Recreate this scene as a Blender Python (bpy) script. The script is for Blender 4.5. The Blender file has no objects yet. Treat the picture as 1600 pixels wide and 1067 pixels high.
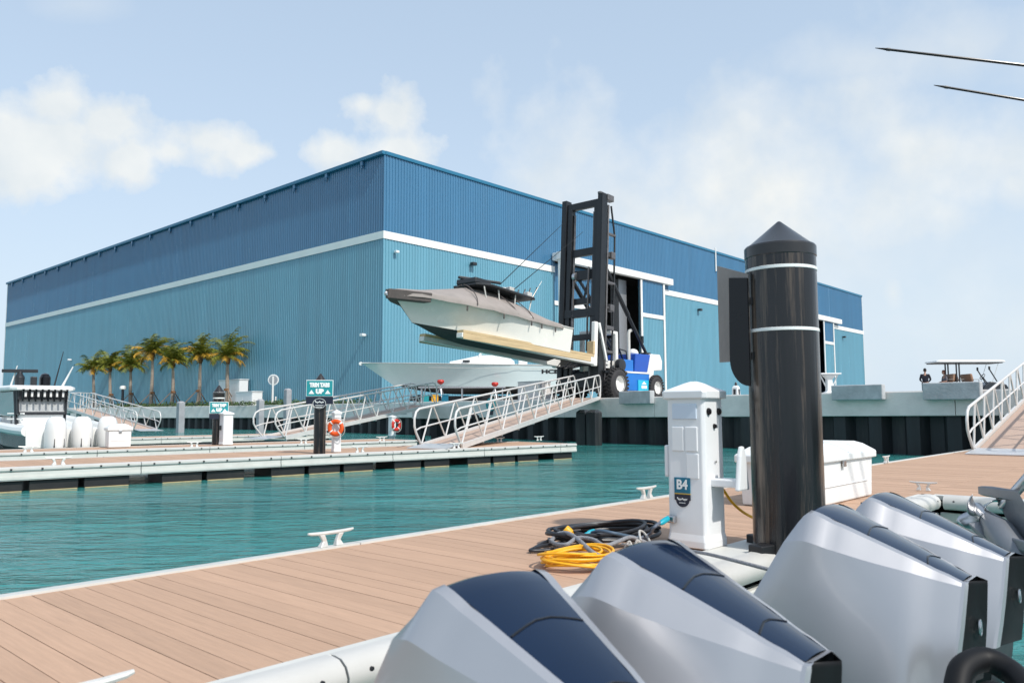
import bpy, bmesh, math, random
from mathutils import Vector, Matrix, noise as mnoise
R = math.radians
sin, cos, pi = math.sin, math.cos, math.pi
random.seed(7)
scn = bpy.context.scene
COL = scn.collection

# ---------------------------------------------------------------- frame of the place
# X runs along the docks, Y across them (away to the left), Z up; z = 0 is the deck of the near dock.
TH = R(42.2); PITCH = R(5.05); ROLL = R(0.2); FOC = 1244.4; EYE = Vector((0, 0, 1.0))
FWD = Vector((cos(TH), sin(TH), 0)); RGT = Vector((sin(TH), -cos(TH), 0)); UP = Vector((0, 0, 1))
C_F = FWD * cos(PITCH) + UP * sin(PITCH)
C_U0 = UP * cos(PITCH) - FWD * sin(PITCH)
C_R = RGT * cos(ROLL) - C_U0 * sin(ROLL)
C_U = C_U0 * cos(ROLL) + RGT * sin(ROLL)
WATER = -0.45
LAND = 1.62

def ray(px, py):
    return (C_F + C_R * ((px - 800) / FOC) + C_U * ((533.5 - py) / FOC)).normalized()
def P(px, py, z=0.0):                      # point of a level plane
    d = ray(px, py); t = (z - EYE.z) / d.z
    return EYE + d * t
def PX(px, py, X):
    d = ray(px, py); return EYE + d * (X / d.x)
def PY(px, py, Y):
    d = ray(px, py); return EYE + d * (Y / d.y)
def at(px, D, z):                          # point at ground distance D ahead and height z
    lat = (px - 800) / FOC * (D * cos(PITCH) + (z - 1) * sin(PITCH))
    return FWD * D + RGT * lat + UP * z

# ---------------------------------------------------------------- objects
def tag(o, label=None, cat=None, group=None, kind=None):
    if label: o['label'] = label
    if cat: o['category'] = cat
    if group: o['group'] = group
    if kind: o['kind'] = kind
    return o
def thing(name, label, cat, loc=(0, 0, 0), rotz=0.0, group=None, rot=None):
    o = bpy.data.objects.new(name, None); COL.objects.link(o)
    o.empty_display_size = 0.2
    o.location = loc; o.rotation_euler = rot if rot else (0, 0, rotz)
    return tag(o, label, cat, group)
def copy_tree(o, parent=None):
    c = o.copy(); COL.objects.link(c)
    if parent is not None: c.parent = parent
    for ch in list(o.children): copy_tree(ch, c)
    return c
def dup(o, loc, rotz=0.0, label=None, group=None):
    c = copy_tree(o); c.location = loc
    c.rotation_euler = (0, 0, rotz)
    if label: c['label'] = label
    if group: c['group'] = group
    return c

class MB:
    def __init__(s): s.v = []; s.f = []; s.m = []; s.M = Matrix.Identity(4); s.k = 0
    def add(s, vs, fs):
        b = len(s.v); s.v += [s.M @ Vector(v) for v in vs]
        for f in fs: s.f.append([b + i for i in f]); s.m.append(s.k)
        return s
    def box(s, c, d, rot=None):
        x, y, z = d[0] / 2, d[1] / 2, d[2] / 2
        vs = [Vector((i, j, k)) for i in (-x, x) for j in (-y, y) for k in (-z, z)]
        if rot is not None: vs = [rot @ v for v in vs]
        c = Vector(c)
        return s.add([c + v for v in vs], [(0, 1, 3, 2), (4, 6, 7, 5), (0, 4, 5, 1), (2, 3, 7, 6), (0, 2, 6, 4), (1, 5, 7, 3)])
    def span(s, a, b):
        return s.box([(a[i] + b[i]) / 2 for i in range(3)], [abs(b[i] - a[i]) for i in range(3)])
    def bar(s, p0, p1, w, h, up=(0, 0, 1)):
        p0 = Vector(p0); p1 = Vector(p1); d = (p1 - p0).normalized(); u = Vector(up)
        r = d.cross(u)
        if r.length < 1e-4: r = d.cross(Vector((1, 0, 0)))
        r.normalize(); u = r.cross(d)
        r *= w / 2; u *= h / 2
        vs = [p + a * r + b * u for p in (p0, p1) for a, b in ((-1, -1), (1, -1), (1, 1), (-1, 1))]
        return s.add(vs, [(0, 3, 2, 1), (4, 5, 6, 7), (0, 1, 5, 4), (1, 2, 6, 5), (2, 3, 7, 6), (3, 0, 4, 7)])
    def tube(s, pts, r, n=8, closed=False, r1=None, caps=True):
        pts = [Vector(p) for p in pts]; N = len(pts)
        rr = r if isinstance(r, (list, tuple)) else [r + ((r1 - r) * i / max(1, N - 1) if r1 is not None else 0) for i in range(N)]
        vs = []; side = None
        for i, p in enumerate(pts):
            a = pts[i - 1] if (i > 0 or closed) else p
            b = pts[(i + 1) % N] if (i < N - 1 or closed) else p
            d = (b - a).normalized()
            if side is None:
                side = d.cross(Vector((0, 0, 1)))
                if side.length < .05: side = d.cross(Vector((1, 0, 0)))
            side = (side - d * side.dot(d))
            if side.length < 1e-5: side = d.cross(Vector((0.3, 0.9, 0.2)))
            side.normalize()
            w = d.cross(side)
            for k in range(n):
                t = 2 * pi * k / n
                vs.append(p + (side * cos(t) + w * sin(t)) * rr[i])
        fs = []
        for i in range(N if closed else N - 1):
            for k in range(n):
                a = i * n + k; b = i * n + (k + 1) % n; j = ((i + 1) % N) * n
                fs.append((a, b, j + (k + 1) % n, j + k))
        if not closed and caps:
            fs.append(tuple(range(n))[::-1]); fs.append(tuple((N - 1) * n + k for k in range(n)))
        return s.add(vs, fs)
    def lathe(s, prof, n=24, c=(0, 0, 0), M=None, caps=True):
        c = Vector(c); vs = []
        for r, z in prof:
            for k in range(n):
                v = Vector((r * cos(2 * pi * k / n), r * sin(2 * pi * k / n), z))
                vs.append(c + (M @ v if M is not None else v))
        fs = []
        for i in range(len(prof) - 1):
            for k in range(n):
                fs.append((i * n + k, i * n + (k + 1) % n, (i + 1) * n + (k + 1) % n, (i + 1) * n + k))
        if caps: fs.append(tuple(range(n))[::-1]); fs.append(tuple((len(prof) - 1) * n + k for k in range(n)))
        return s.add(vs, fs)
    def prism(s, poly, a, b, M=None):              # polygon in local XZ extruded along Y from a to b, or through M
        n = len(poly)
        vs = [Vector((x, a, z)) for x, z in poly] + [Vector((x, b, z)) for x, z in poly]
        if M is not None: vs = [M @ v for v in vs]
        fs = [tuple(range(n)), tuple(range(n, 2 * n))[::-1]] + [(i, n + i, n + (i + 1) % n, (i + 1) % n) for i in range(n)]
        return s.add(vs, fs)
    def loft(s, rings, caps=True, closed=True):
        n = len(rings[0]); vs = [v for r in rings for v in r]; fs = []
        for i in range(len(rings) - 1):
            for k in range(n if closed else n - 1):
                fs.append((i * n + k, i * n + (k + 1) % n, (i + 1) * n + (k + 1) % n, (i + 1) * n + k))
        if caps:
            fs.append(tuple(range(n))[::-1]); fs.append(tuple((len(rings) - 1) * n + k for k in range(n)))
        return s.add(vs, fs)
    def build(s, name, mat, parent=None, smooth=False, bevel=0, seg=2, sub=0, solid=0, angle=35, norm=True, weld=0):
        me = bpy.data.meshes.new(name)
        me.from_pydata([tuple(v) for v in s.v], [], s.f)
        mats = mat if isinstance(mat, (list, tuple)) else [mat]
        for m in mats: me.materials.append(m)
        if len(mats) > 1: me.polygons.foreach_set('material_index', s.m)
        if norm or weld:
            bm = bmesh.new(); bm.from_mesh(me)
            if weld: bmesh.ops.remove_doubles(bm, verts=bm.verts, dist=weld)
            bmesh.ops.recalc_face_normals(bm, faces=bm.faces); bm.to_mesh(me); bm.free()
        if smooth:
            me.polygons.foreach_set('use_smooth', [True] * len(me.polygons))
            me.set_sharp_from_angle(angle=R(angle))
        me.update()
        o = bpy.data.objects.new(name, me); COL.objects.link(o)
        if parent is not None: o.parent = parent
        if solid:
            k = o.modifiers.new('solid', 'SOLIDIFY'); k.thickness = solid; k.offset = 0
        if bevel:
            b = o.modifiers.new('bevel', 'BEVEL'); b.width = bevel; b.segments = seg; b.limit_method = 'ANGLE'; b.angle_limit = R(40)
        if sub:
            k = o.modifiers.new('sub', 'SUBSURF'); k.levels = sub; k.render_levels = sub
        return o

def text_mesh(name, txt, size, mat, parent, M, off=0.0, ext=0.004, align='CENTER', squeeze=1.0):
    cu = bpy.data.curves.new(name, 'FONT'); cu.body = txt; cu.size = size; cu.align_x = align; cu.align_y = 'CENTER'
    cu.extrude = ext; cu.offset = off; cu.resolution_u = 3
    t = bpy.data.objects.new(name + '_tmp', cu); COL.objects.link(t)
    dg = bpy.context.evaluated_depsgraph_get()
    me = bpy.data.meshes.new_from_object(t.evaluated_get(dg))
    bpy.data.objects.remove(t)
    S = Matrix.Diagonal((squeeze, 1, 1, 1))
    me.transform(M @ S); me.materials.clear(); me.materials.append(mat)
    o = bpy.data.objects.new(name, me); COL.objects.link(o); o.parent = parent
    return o

# ---------------------------------------------------------------- materials
MATS = {}
def lin(c):                                        # sRGB 0..255 -> linear
    return tuple((x / 255 / 12.92 if x / 255 <= .04045 else ((x / 255 + .055) / 1.055) ** 2.4) for x in c)
def mat(name, col, rough=.5, metal=0.0, var=.10, scale=2.0, bump=0.0, bscale=None, coat=0.0, spec=.5, stretch=(1, 1, 1), dirt_or_sheen=0.0, dirt_or_sheen_col=(.05, .04, .03), island=0.0, emis=0, sub=0, dlo=.52, dhi=.75, panel=0, groove=0):
    m = bpy.data.materials.new(name); m.use_nodes = True; nt = m.node_tree; N = nt.nodes; L = nt.links
    b = N['Principled BSDF']
    b.inputs['Roughness'].default_value = rough; b.inputs['Metallic'].default_value = metal
    b.inputs['Specular IOR Level'].default_value = spec; b.inputs['Coat Weight'].default_value = coat
    b.inputs['Coat Roughness'].default_value = .06
    b.inputs['Base Color'].default_value = (*col, 1)
    tc = N.new('ShaderNodeTexCoord'); mp = N.new('ShaderNodeMapping'); L.new(tc.outputs['Object'], mp.inputs[0]); mp.inputs['Scale'].default_value = stretch
    nz = N.new('ShaderNodeTexNoise'); nz.inputs['Scale'].default_value = scale; nz.inputs['Detail'].default_value = 6; nz.inputs['Roughness'].default_value = .62
    L.new(mp.outputs[0], nz.inputs['Vector'])
    mr = N.new('ShaderNodeMapRange'); mr.inputs['From Min'].default_value = .25; mr.inputs['From Max'].default_value = .75
    mr.inputs['To Min'].default_value = 1 - var; mr.inputs['To Max'].default_value = 1 + var
    L.new(nz.outputs['Fac'], mr.inputs['Value'])
    val = mr.outputs[0]
    if island:
        g = N.new('ShaderNodeNewGeometry'); m2 = N.new('ShaderNodeMapRange'); m2.inputs['To Min'].default_value = 1 - island; m2.inputs['To Max'].default_value = 1 + island
        L.new(g.outputs['Random Per Island'], m2.inputs['Value'])
        mu = N.new('ShaderNodeMath'); mu.operation = 'MULTIPLY'; L.new(val, mu.inputs[0]); L.new(m2.outputs[0], mu.inputs[1]); val = mu.outputs[0]
    if panel:                                      # sheet by sheet difference along the wall
        sx = N.new('ShaderNodeSeparateXYZ'); L.new(tc.outputs['Object'], sx.inputs[0])
        sm = N.new('ShaderNodeMath'); sm.operation = 'ADD'; L.new(sx.outputs[0], sm.inputs[0]); L.new(sx.outputs[1], sm.inputs[1])
        sn = N.new('ShaderNodeMath'); sn.operation = 'SNAP'; L.new(sm.outputs[0], sn.inputs[0]); sn.inputs[1].default_value = .9144
        wn = N.new('ShaderNodeTexWhiteNoise'); wn.noise_dimensions = '1D'; L.new(sn.outputs[0], wn.inputs['W'])
        m3 = N.new('ShaderNodeMapRange'); m3.inputs['To Min'].default_value = 1 - panel; m3.inputs['To Max'].default_value = 1 + panel; L.new(wn.outputs['Value'], m3.inputs['Value'])
        mu2 = N.new('ShaderNodeMath'); mu2.operation = 'MULTIPLY'; L.new(val, mu2.inputs[0]); L.new(m3.outputs[0], mu2.inputs[1]); val = mu2.outputs[0]
    vm = N.new('ShaderNodeVectorMath'); vm.operation = 'SCALE'; vm.inputs[0].default_value = col; L.new(val, vm.inputs['Scale'])
    out = vm.outputs[0]
    if dirt_or_sheen:
        n2 = N.new('ShaderNodeTexNoise'); n2.inputs['Scale'].default_value = scale * .7; n2.inputs['Detail'].default_value = 9; n2.inputs['Roughness'].default_value = .7
        L.new(mp.outputs[0], n2.inputs['Vector'])
        cr = N.new('ShaderNodeMapRange'); cr.inputs['From Min'].default_value = dlo; cr.inputs['From Max'].default_value = dhi; cr.inputs['To Max'].default_value = dirt_or_sheen
        L.new(n2.outputs['Fac'], cr.inputs['Value'])
        mx = N.new('ShaderNodeMix'); mx.data_type = 'RGBA'; L.new(cr.outputs[0], mx.inputs[0]); L.new(out, mx.inputs[6]); mx.inputs[7].default_value = (*dirt_or_sheen_col, 1); out = mx.outputs[2]
    L.new(out, b.inputs['Base Color'])
    rr = N.new('ShaderNodeMapRange'); rr.inputs['To Min'].default_value = max(0.02, rough - .07); rr.inputs['To Max'].default_value = min(1, rough + .09)
    L.new(nz.outputs['Fac'], rr.inputs['Value']); L.new(rr.outputs[0], b.inputs['Roughness'])
    if bump:
        bn = N.new('ShaderNodeTexNoise'); bn.inputs['Scale'].default_value = bscale or scale * 8; bn.inputs['Detail'].default_value = 5
        L.new(mp.outputs[0], bn.inputs['Vector'])
        bp = N.new('ShaderNodeBump'); bp.inputs['Strength'].default_value = bump; bp.inputs['Distance'].default_value = .02
        hgt = bn.outputs['Fac']
        if groove:                                 # fine moulded lines along each board
            sx = N.new('ShaderNodeSeparateXYZ'); L.new(tc.outputs['Object'], sx.inputs[0])
            m4 = N.new('ShaderNodeMath'); m4.operation = 'MULTIPLY'; L.new(sx.outputs[0], m4.inputs[0]); m4.inputs[1].default_value = 2 * pi / groove
            m5 = N.new('ShaderNodeMath'); m5.operation = 'SINE'; L.new(m4.outputs[0], m5.inputs[0])
            m6 = N.new('ShaderNodeMath'); m6.operation = 'MULTIPLY_ADD'; L.new(m5.outputs[0], m6.inputs[0]); m6.inputs[1].default_value = .16; L.new(hgt, m6.inputs[2]); hgt = m6.outputs[0]
        L.new(hgt, bp.inputs['Height']); L.new(bp.outputs[0], b.inputs['Normal'])
    if sub:
        b.inputs['Subsurface Weight'].default_value = sub; b.inputs['Subsurface Radius'].default_value = (.02, .02, .01)
    MATS[name] = m
    return m
def glass(name, col, rough=.03, alpha=.35):
    m = mat(name, col, rough, var=.02, spec=.8); b = m.node_tree.nodes['Principled BSDF']
    b.inputs['Alpha'].default_value = alpha
    return m

m_white = mat('white_gelcoat', (.78, .78, .76), .32, var=.03, coat=.2)
m_white2 = mat('white_plastic', (.76, .77, .77), .42, var=.05, scale=4, dirt_or_sheen=.10, dirt_or_sheen_col=(.45, .42, .36))
m_pedestal = mat('pedestal_plastic', (.78, .79, .80), .38, var=.03, scale=5, dirt_or_sheen=.06, dirt_or_sheen_col=(.45, .42, .36))
m_trimwhite = mat('painted_white_trim', (.80, .79, .76), .5, var=.05, scale=.5)
m_boardbed = mat('decking_groove', (.27, .185, .135), .9)
m_alu = mat('brushed_aluminium', (.66, .66, .67), .42, metal=.55, var=.10, scale=6)
m_aluw = mat('white_anodised_rail', (.66, .64, .62), .42, metal=.15, var=.08, scale=5)
m_black = mat('black_plastic', (.012, .012, .014), .45, var=.25, scale=4, bump=.03)
m_blackgl = mat('black_gloss', (.006, .006, .008), .25, var=.2, spec=.35)
m_plate = mat('dark_end_plate', (.008, .008, .009), .45, var=.3, spec=.2)
m_pile = mat('black_pile_sleeve', (.010, .010, .012), .19, var=.7, scale=2.0, stretch=(5.0, 5.0, .22), dirt_or_sheen=.95, dirt_or_sheen_col=(.15, .113, .088), bump=.22, bscale=5, spec=.5, dlo=.50, dhi=.64)  # tan vertical streaks are gloss highlights painted into the sleeve colour
m_sheet = mat('dark_sheet_piling', (.016, .019, .022), .55, var=.5, scale=1.2, stretch=(2.5, 2.5, .25), dirt_or_sheen=.6, dirt_or_sheen_col=(.075, .072, .066), bump=.1)
m_conc = mat('pale_concrete', (.76, .70, .66), .85, var=.14, scale=1.1, dirt_or_sheen=.30, dirt_or_sheen_col=(.46, .43, .40), bump=.25, bscale=12, stretch=(1, 1, 1.4))
m_conc2 = mat('grey_concrete', (.44, .45, .46), .9, var=.25, scale=2.2, dirt_or_sheen=.45, dirt_or_sheen_col=(.22, .24, .26), bump=.5, bscale=14)
m_board = mat('composite_decking', (.475, .310, .215), .75, groove=.023, var=.10, scale=5.0, stretch=(9, .5, 1), island=.07, bump=.25, bscale=26, spec=.25, dirt_or_sheen=.16, dirt_or_sheen_col=(.34, .25, .20))
m_deckfar = m_board
m_fascia = mat('white_vinyl_fascia', (.60, .595, .56), .5, var=.08, scale=3, dirt_or_sheen=.22, dirt_or_sheen_col=(.36, .33, .27), stretch=(1, 1, 2))
m_fender = mat('white_vinyl_fender', (.53, .52, .495), .42, var=.07, scale=5, dirt_or_sheen=.38, dirt_or_sheen_col=(.40, .37, .31), stretch=(.5, 1, 1))
m_float = mat('black_float_tub', (.014, .014, .015), .5, var=.4, scale=2, dirt_or_sheen=.4, dirt_or_sheen_col=(.05, .045, .035))
m_scum = mat('tan_waterline', (.34, .27, .13), .7, var=.3, scale=6)
m_bolt = mat('bolt_head', (.05, .05, .055), .4, metal=.6)
m_galv = mat('galvanised_metal', (.42, .43, .45), .45, metal=.7, var=.2, scale=9)
m_steel = mat('stainless_steel', (.55, .55, .56), .30, metal=1.0, var=.05)
m_ltan = mat('pale_wood_bunk', (.56, .42, .24), .7, var=.2, scale=3, stretch=(.3, 3, 3))
m_navy = mat('navy_gloss_paint', (.001, .010, .034), .11, var=.1, coat=.28, spec=.35)
m_silver = mat('silver_metallic_paint', (.43, .43, .45), .37, metal=.62, var=.03, scale=1.5, coat=.35)
m_orange = mat('orange_ring_foam', (.80, .10, .015), .45, var=.1)
m_red = mat('red_paint', (.55, .03, .02), .45, var=.15)
m_yellow = mat('yellow_cable', (.80, .40, .010), .45, var=.12, scale=12)
m_cable = mat('black_cable', (.018, .019, .024), .42, var=.3, scale=12)
m_rope = mat('grey_rope', (.26, .265, .285), .85, var=.25, scale=30, bump=.7, bscale=120)
m_rope2 = mat('pale_rope', (.50, .48, .45), .85, var=.2, scale=30, bump=.7, bscale=120)
m_teal = mat('teal_sign', (.012, .27, .30), .45, var=.05)
m_tealblue = mat('blue_label', (.006, .15, .24), .4, var=.04)
m_signnavy = mat('navy_sign', (.010, .014, .032), .4, var=.1)
m_letter = mat('white_lettering', (.82, .83, .82), .5, var=.02)
m_gold = mat('gold_line', (.5, .33, .05), .4)
m_cyanplug = mat('cyan_plug', (.0, .33, .43), .4, var=.05)
m_tyre = mat('tyre_rubber', (.032, .031, .033), .8, var=.25, scale=6, bump=.2)
m_flblue = mat('blue_machine_paint', (.006, .075, .42), .38, var=.08, coat=.3)
m_flblue2 = mat('bright_blue_panel', (.006, .16, .55), .38, var=.08, coat=.3)
m_cyan = mat('cyan_panel', (.02, .46, .66), .4, var=.05)
m_mast = mat('dark_mast_steel', (.009, .011, .014), .42, var=.35, scale=2, dirt_or_sheen=.25, dirt_or_sheen_col=(.05, .045, .04), stretch=(1, 1, .4))
m_mastgrey = mat('worn_mast_steel', (.15, .14, .14), .4, metal=.5, var=.4, scale=3)
m_tarp = mat('taupe_canvas', (.30, .265, .245), .9, var=.14, scale=1.6, bump=.5, bscale=5)
m_tarpd = mat('dark_canvas', (.10, .085, .08), .9, var=.2, scale=2, bump=.3)
m_bottom = mat('dark_bottom_paint', (.05, .047, .047), .6, var=.3, scale=1.5)
m_hull = mat('cream_hull', (.80, .78, .72), .25, var=.03, coat=.4)
m_hullblue = mat('seafoam_hull', (.62, .72, .72), .2, var=.02, coat=.5)
m_dark = mat('dark_fitting', (.02, .022, .026), .4, var=.2)
m_gl_teal = mat('teal_tinted_window', (.02, .20, .20), .06, var=.05, spec=.8)
m_vinyl = mat('grey_clear_vinyl', (.38, .39, .39), .15, var=.25, scale=5, spec=.6)
m_trunk = mat('palm_bark', (.30, .245, .20), .9, var=.3, scale=3, stretch=(1, 1, 6), bump=.5)
m_trunktop = mat('palm_crownshaft_fibre', (.20, .09, .035), .9, var=.35, scale=5, bump=.5)
m_frond = mat('palm_leaf', (.165, .175, .022), .55, var=.35, scale=1.3, island=.45, spec=.3)
m_frondy = mat('yellowed_palm_leaf', (.42, .24, .025), .6, var=.3, scale=1.3, island=.35, spec=.3)
m_leaf = mat('ground_cover_leaf', (.055, .095, .022), .6, var=.4, scale=2, island=.5)
m_wood = mat('stake_timber', (.24, .17, .12), .85, var=.2)
m_skin = mat('skin', (.42, .24, .17), .55, var=.05)
m_navycloth = mat('dark_navy_cloth', (.010, .012, .022), .9, var=.2)
m_greycloth = mat('grey_cloth', (.16, .15, .17), .9, var=.2)
m_hair = mat('dark_hair', (.012, .010, .010), .7)
m_hair2 = mat('auburn_hair', (.14, .035, .022), .7)
m_seat = mat('tan_seat_vinyl', (.33, .19, .12), .5, var=.1)
m_cart = mat('dark_cart_body', (.010, .014, .020), .25, coat=.5)
m_clear = glass('clear_panel', (.7, .75, .78), .05, .25)
m_label = mat('pale_blue_label', (.60, .68, .78), .4, var=.04)
# ---------------------------------------------------------------- camera, light, sky
cam = bpy.data.cameras.new('camera'); co = bpy.data.objects.new('camera', cam); COL.objects.link(co)
cam.sensor_width = 36; cam.lens = FOC / 1600 * 36; cam.clip_end = 6000; cam.clip_start = .05
mw = Matrix.Identity(4)
for i, a in enumerate((C_R, C_U, -C_F)):
    for j in range(3): mw[j][i] = a[j]
mw.translation = EYE; co.matrix_world = mw
cam.dof.use_dof = True; cam.dof.focus_distance = 14; cam.dof.aperture_fstop = 4.5
scn.camera = co
SUN_AZ = R(138); SUN_EL = R(47)                    # azimuth measured from the view direction, clockwise
sd = (FWD * cos(SUN_AZ) + RGT * sin(SUN_AZ)) * cos(SUN_EL) + UP * sin(SUN_EL)
sun = bpy.data.lights.new('sun', 'SUN'); so = bpy.data.objects.new('sun', sun); COL.objects.link(so)
sun.energy = 2.75; sun.angle = R(1.2); sun.color = (1, .955, .88)
so.rotation_euler = sd.to_track_quat('Z', 'Y').to_euler(); so.location = (0, -20, 40)
w = bpy.data.worlds.new('World'); scn.world = w; w.use_nodes = True
nt = w.node_tree; N = nt.nodes; L = nt.links
bg = N['Background']; bg.inputs[1].default_value = 0.13
sky = N.new('ShaderNodeTexSky'); sky.sky_type = 'NISHITA'; sky.sun_disc = False
sky.sun_elevation = SUN_EL; sky.sun_rotation = math.atan2(sd.x, sd.y)
sky.air_density = 1.0; sky.dust_density = 1.6; sky.ozone_density = 1.6; sky.altitude = 0
tc = N.new('ShaderNodeTexCoord')
def vdot(v):
    n = N.new('ShaderNodeVectorMath'); n.operation = 'DOT_PRODUCT'; L.new(tc.outputs['Generated'], n.inputs[0]); n.inputs[1].default_value = v
    return n.outputs['Value']
def mth(op, a, b=None, c=None, clamp=False):
    n = N.new('ShaderNodeMath'); n.operation = op; n.use_clamp = clamp
    for i, x in enumerate((a, b, c)):
        if x is None: continue
        if hasattr(x, 'node'): L.new(x, n.inputs[i])
        else: n.inputs[i].default_value = x
    return n.outputs[0]
dF, dR, dZ = vdot(FWD), vdot(RGT), vdot(UP)
den = mth('MAXIMUM', dF, .05)
ca = mth('DIVIDE', dR, den); ce = mth('DIVIDE', dZ, den)       # bearing and height of a cloud over the marina
noiz = N.new('ShaderNodeTexNoise'); noiz.inputs['Scale'].default_value = 9; noiz.inputs['Detail'].default_value = 9; noiz.inputs['Roughness'].default_value = .56
L.new(tc.outputs['Generated'], noiz.inputs['Vector'])
nfac = mth('SUBTRACT', noiz.outputs['Fac'], .5)
wisp = N.new('ShaderNodeTexNoise'); wisp.inputs['Scale'].default_value = 3.2; wisp.inputs['Detail'].default_value = 8; wisp.inputs['Roughness'].default_value = .6
mpw = N.new('ShaderNodeMapping'); mpw.inputs['Scale'].default_value = (1, 1, 2.6); L.new(tc.outputs['Generated'], mpw.inputs[0]); L.new(mpw.outputs[0], wisp.inputs['Vector'])
def fall(px, py, rx, ry):
    d = ray(px, py); a0 = d.dot(RGT) / d.dot(FWD); e0 = d.dot(UP) / d.dot(FWD)
    dx = mth('DIVIDE', mth('SUBTRACT', ca, a0), rx / FOC); dy = mth('DIVIDE', mth('SUBTRACT', ce, e0), ry / FOC)
    return mth('SUBTRACT', 1, mth('SQRT', mth('ADD', mth('MULTIPLY', dx, dx), mth('MULTIPLY', dy, dy))))
def smax(a, b, k=.28):
    n = N.new('ShaderNodeMath'); n.operation = 'SMOOTH_MAX'
    L.new(a, n.inputs[0]); L.new(b, n.inputs[1]); n.inputs[2].default_value = k; return n.outputs[0]
def puff(px, py, rx, ry, nz=1.5, soft=.4):
    return mth('DIVIDE', mth('ADD', fall(px, py, rx, ry), mth('MULTIPLY', nfac, nz)), soft, clamp=True)
raw = None
for a in ((60, 225, 170, 90), (90, 165, 75, 62), (175, 195, 85, 70), (205, 250, 70, 60), (0, 250, 130, 80), (325, 222, 100, 48), (268, 240, 60, 36), (380, 240, 55, 28), (608, 182, 70, 68), (615, 240, 90, 66), (530, 238, 66, 38), (570, 165, 40, 34)):
    f_ = fall(*a); raw = f_ if raw is None else smax(raw, f_)
fine_ = N.new('ShaderNodeTexNoise'); fine_.inputs['Scale'].default_value = 22; fine_.inputs['Detail'].default_value = 8; fine_.inputs['Roughness'].default_value = .58
L.new(tc.outputs['Generated'], fine_.inputs['Vector'])
rag = mth('ADD', mth('MULTIPLY', nfac, 1.5), mth('MULTIPLY', mth('SUBTRACT', fine_.outputs['Fac'], .5), 1.5))
cum = mth('DIVIDE', mth('ADD', mth('SUBTRACT', raw, .0), rag), .62, clamp=True)
cum = mth('MULTIPLY', mth('SMOOTHSTEP' if False else 'POWER', cum, .8), .88)
for a, k in (((120, 8, 90, 34, 1.5, 1.2), .34), ((1396, 458, 34, 48, 1.6, .8), .62), ((1585, 290, 60, 56, 1.6, .9), .68), ((1330, 95, 200, 60, 2.6, 1.2), .42), ((1520, 70, 200, 120, 2.4, 1.2), .62), ((1180, 290, 460, 200, 2.2, 1.1), 1.0), ((1050, 350, 340, 160, 2.2, 1.1), .95), ((1480, 230, 360, 130, 2.4, 1.1), .95), ((1250, 420, 760, 190, 1.8, 1.7), .70)):
    cum = mth('MAXIMUM', cum, mth('MULTIPLY', puff(*a), k))
# thin broken cloud over the rest of the sky
oth = mth('MULTIPLY', mth('MULTIPLY_ADD', wisp.outputs['Fac'], 3.2, -1.65, clamp=True), .45)
cum = mth('MAXIMUM', cum, mth('MULTIPLY', oth, mth('MULTIPLY_ADD', dF, -1.2, .55, clamp=True)))
hz = mth('POWER', mth('SUBTRACT', 1, mth('ABSOLUTE', dZ), clamp=True), 3.2)
hzm = mth('MULTIPLY', hz, .92)
mix1 = N.new('ShaderNodeMix'); mix1.data_type = 'RGBA'; L.new(hzm, mix1.inputs[0]); L.new(sky.outputs[0], mix1.inputs[6]); mix1.inputs[7].default_value = (4.75, 5.0, 5.1, 1)
veil = N.new('ShaderNodeMix'); veil.data_type = 'RGBA'; veil.inputs[0].default_value = .60; L.new(mix1.outputs[2], veil.inputs[6]); veil.inputs[7].default_value = (3.35, 4.2, 5.1, 1)
tone = N.new('ShaderNodeTexNoise'); tone.inputs['Scale'].default_value = 14; tone.inputs['Detail'].default_value = 6; L.new(tc.outputs['Generated'], tone.inputs['Vector'])
cc = N.new('ShaderNodeMix'); cc.data_type = 'RGBA'; L.new(mth('MULTIPLY_ADD', tone.outputs['Fac'], 2.4, -.7, clamp=True), cc.inputs[0]); cc.inputs[6].default_value = (4.2, 4.5, 4.65, 1); cc.inputs[7].default_value = (5.25, 5.3, 5.15, 1)
mix2 = N.new('ShaderNodeMix'); mix2.data_type = 'RGBA'; L.new(cum, mix2.inputs[0]); L.new(veil.outputs[2], mix2.inputs[6]); L.new(cc.outputs[2], mix2.inputs[7])
L.new(mix2.outputs[2], bg.inputs[0])
vs = scn.view_settings; vs.view_transform = 'Standard'; vs.look = 'None'; vs.exposure = 0.50; vs.gamma = 1
scn.cycles.max_bounces = 7; scn.cycles.transparent_max_bounces = 10; scn.cycles.use_denoising = True
scn.cycles.sample_clamp_indirect = 6; scn.cycles.caustics_reflective = False; scn.cycles.caustics_refractive = False

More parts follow.
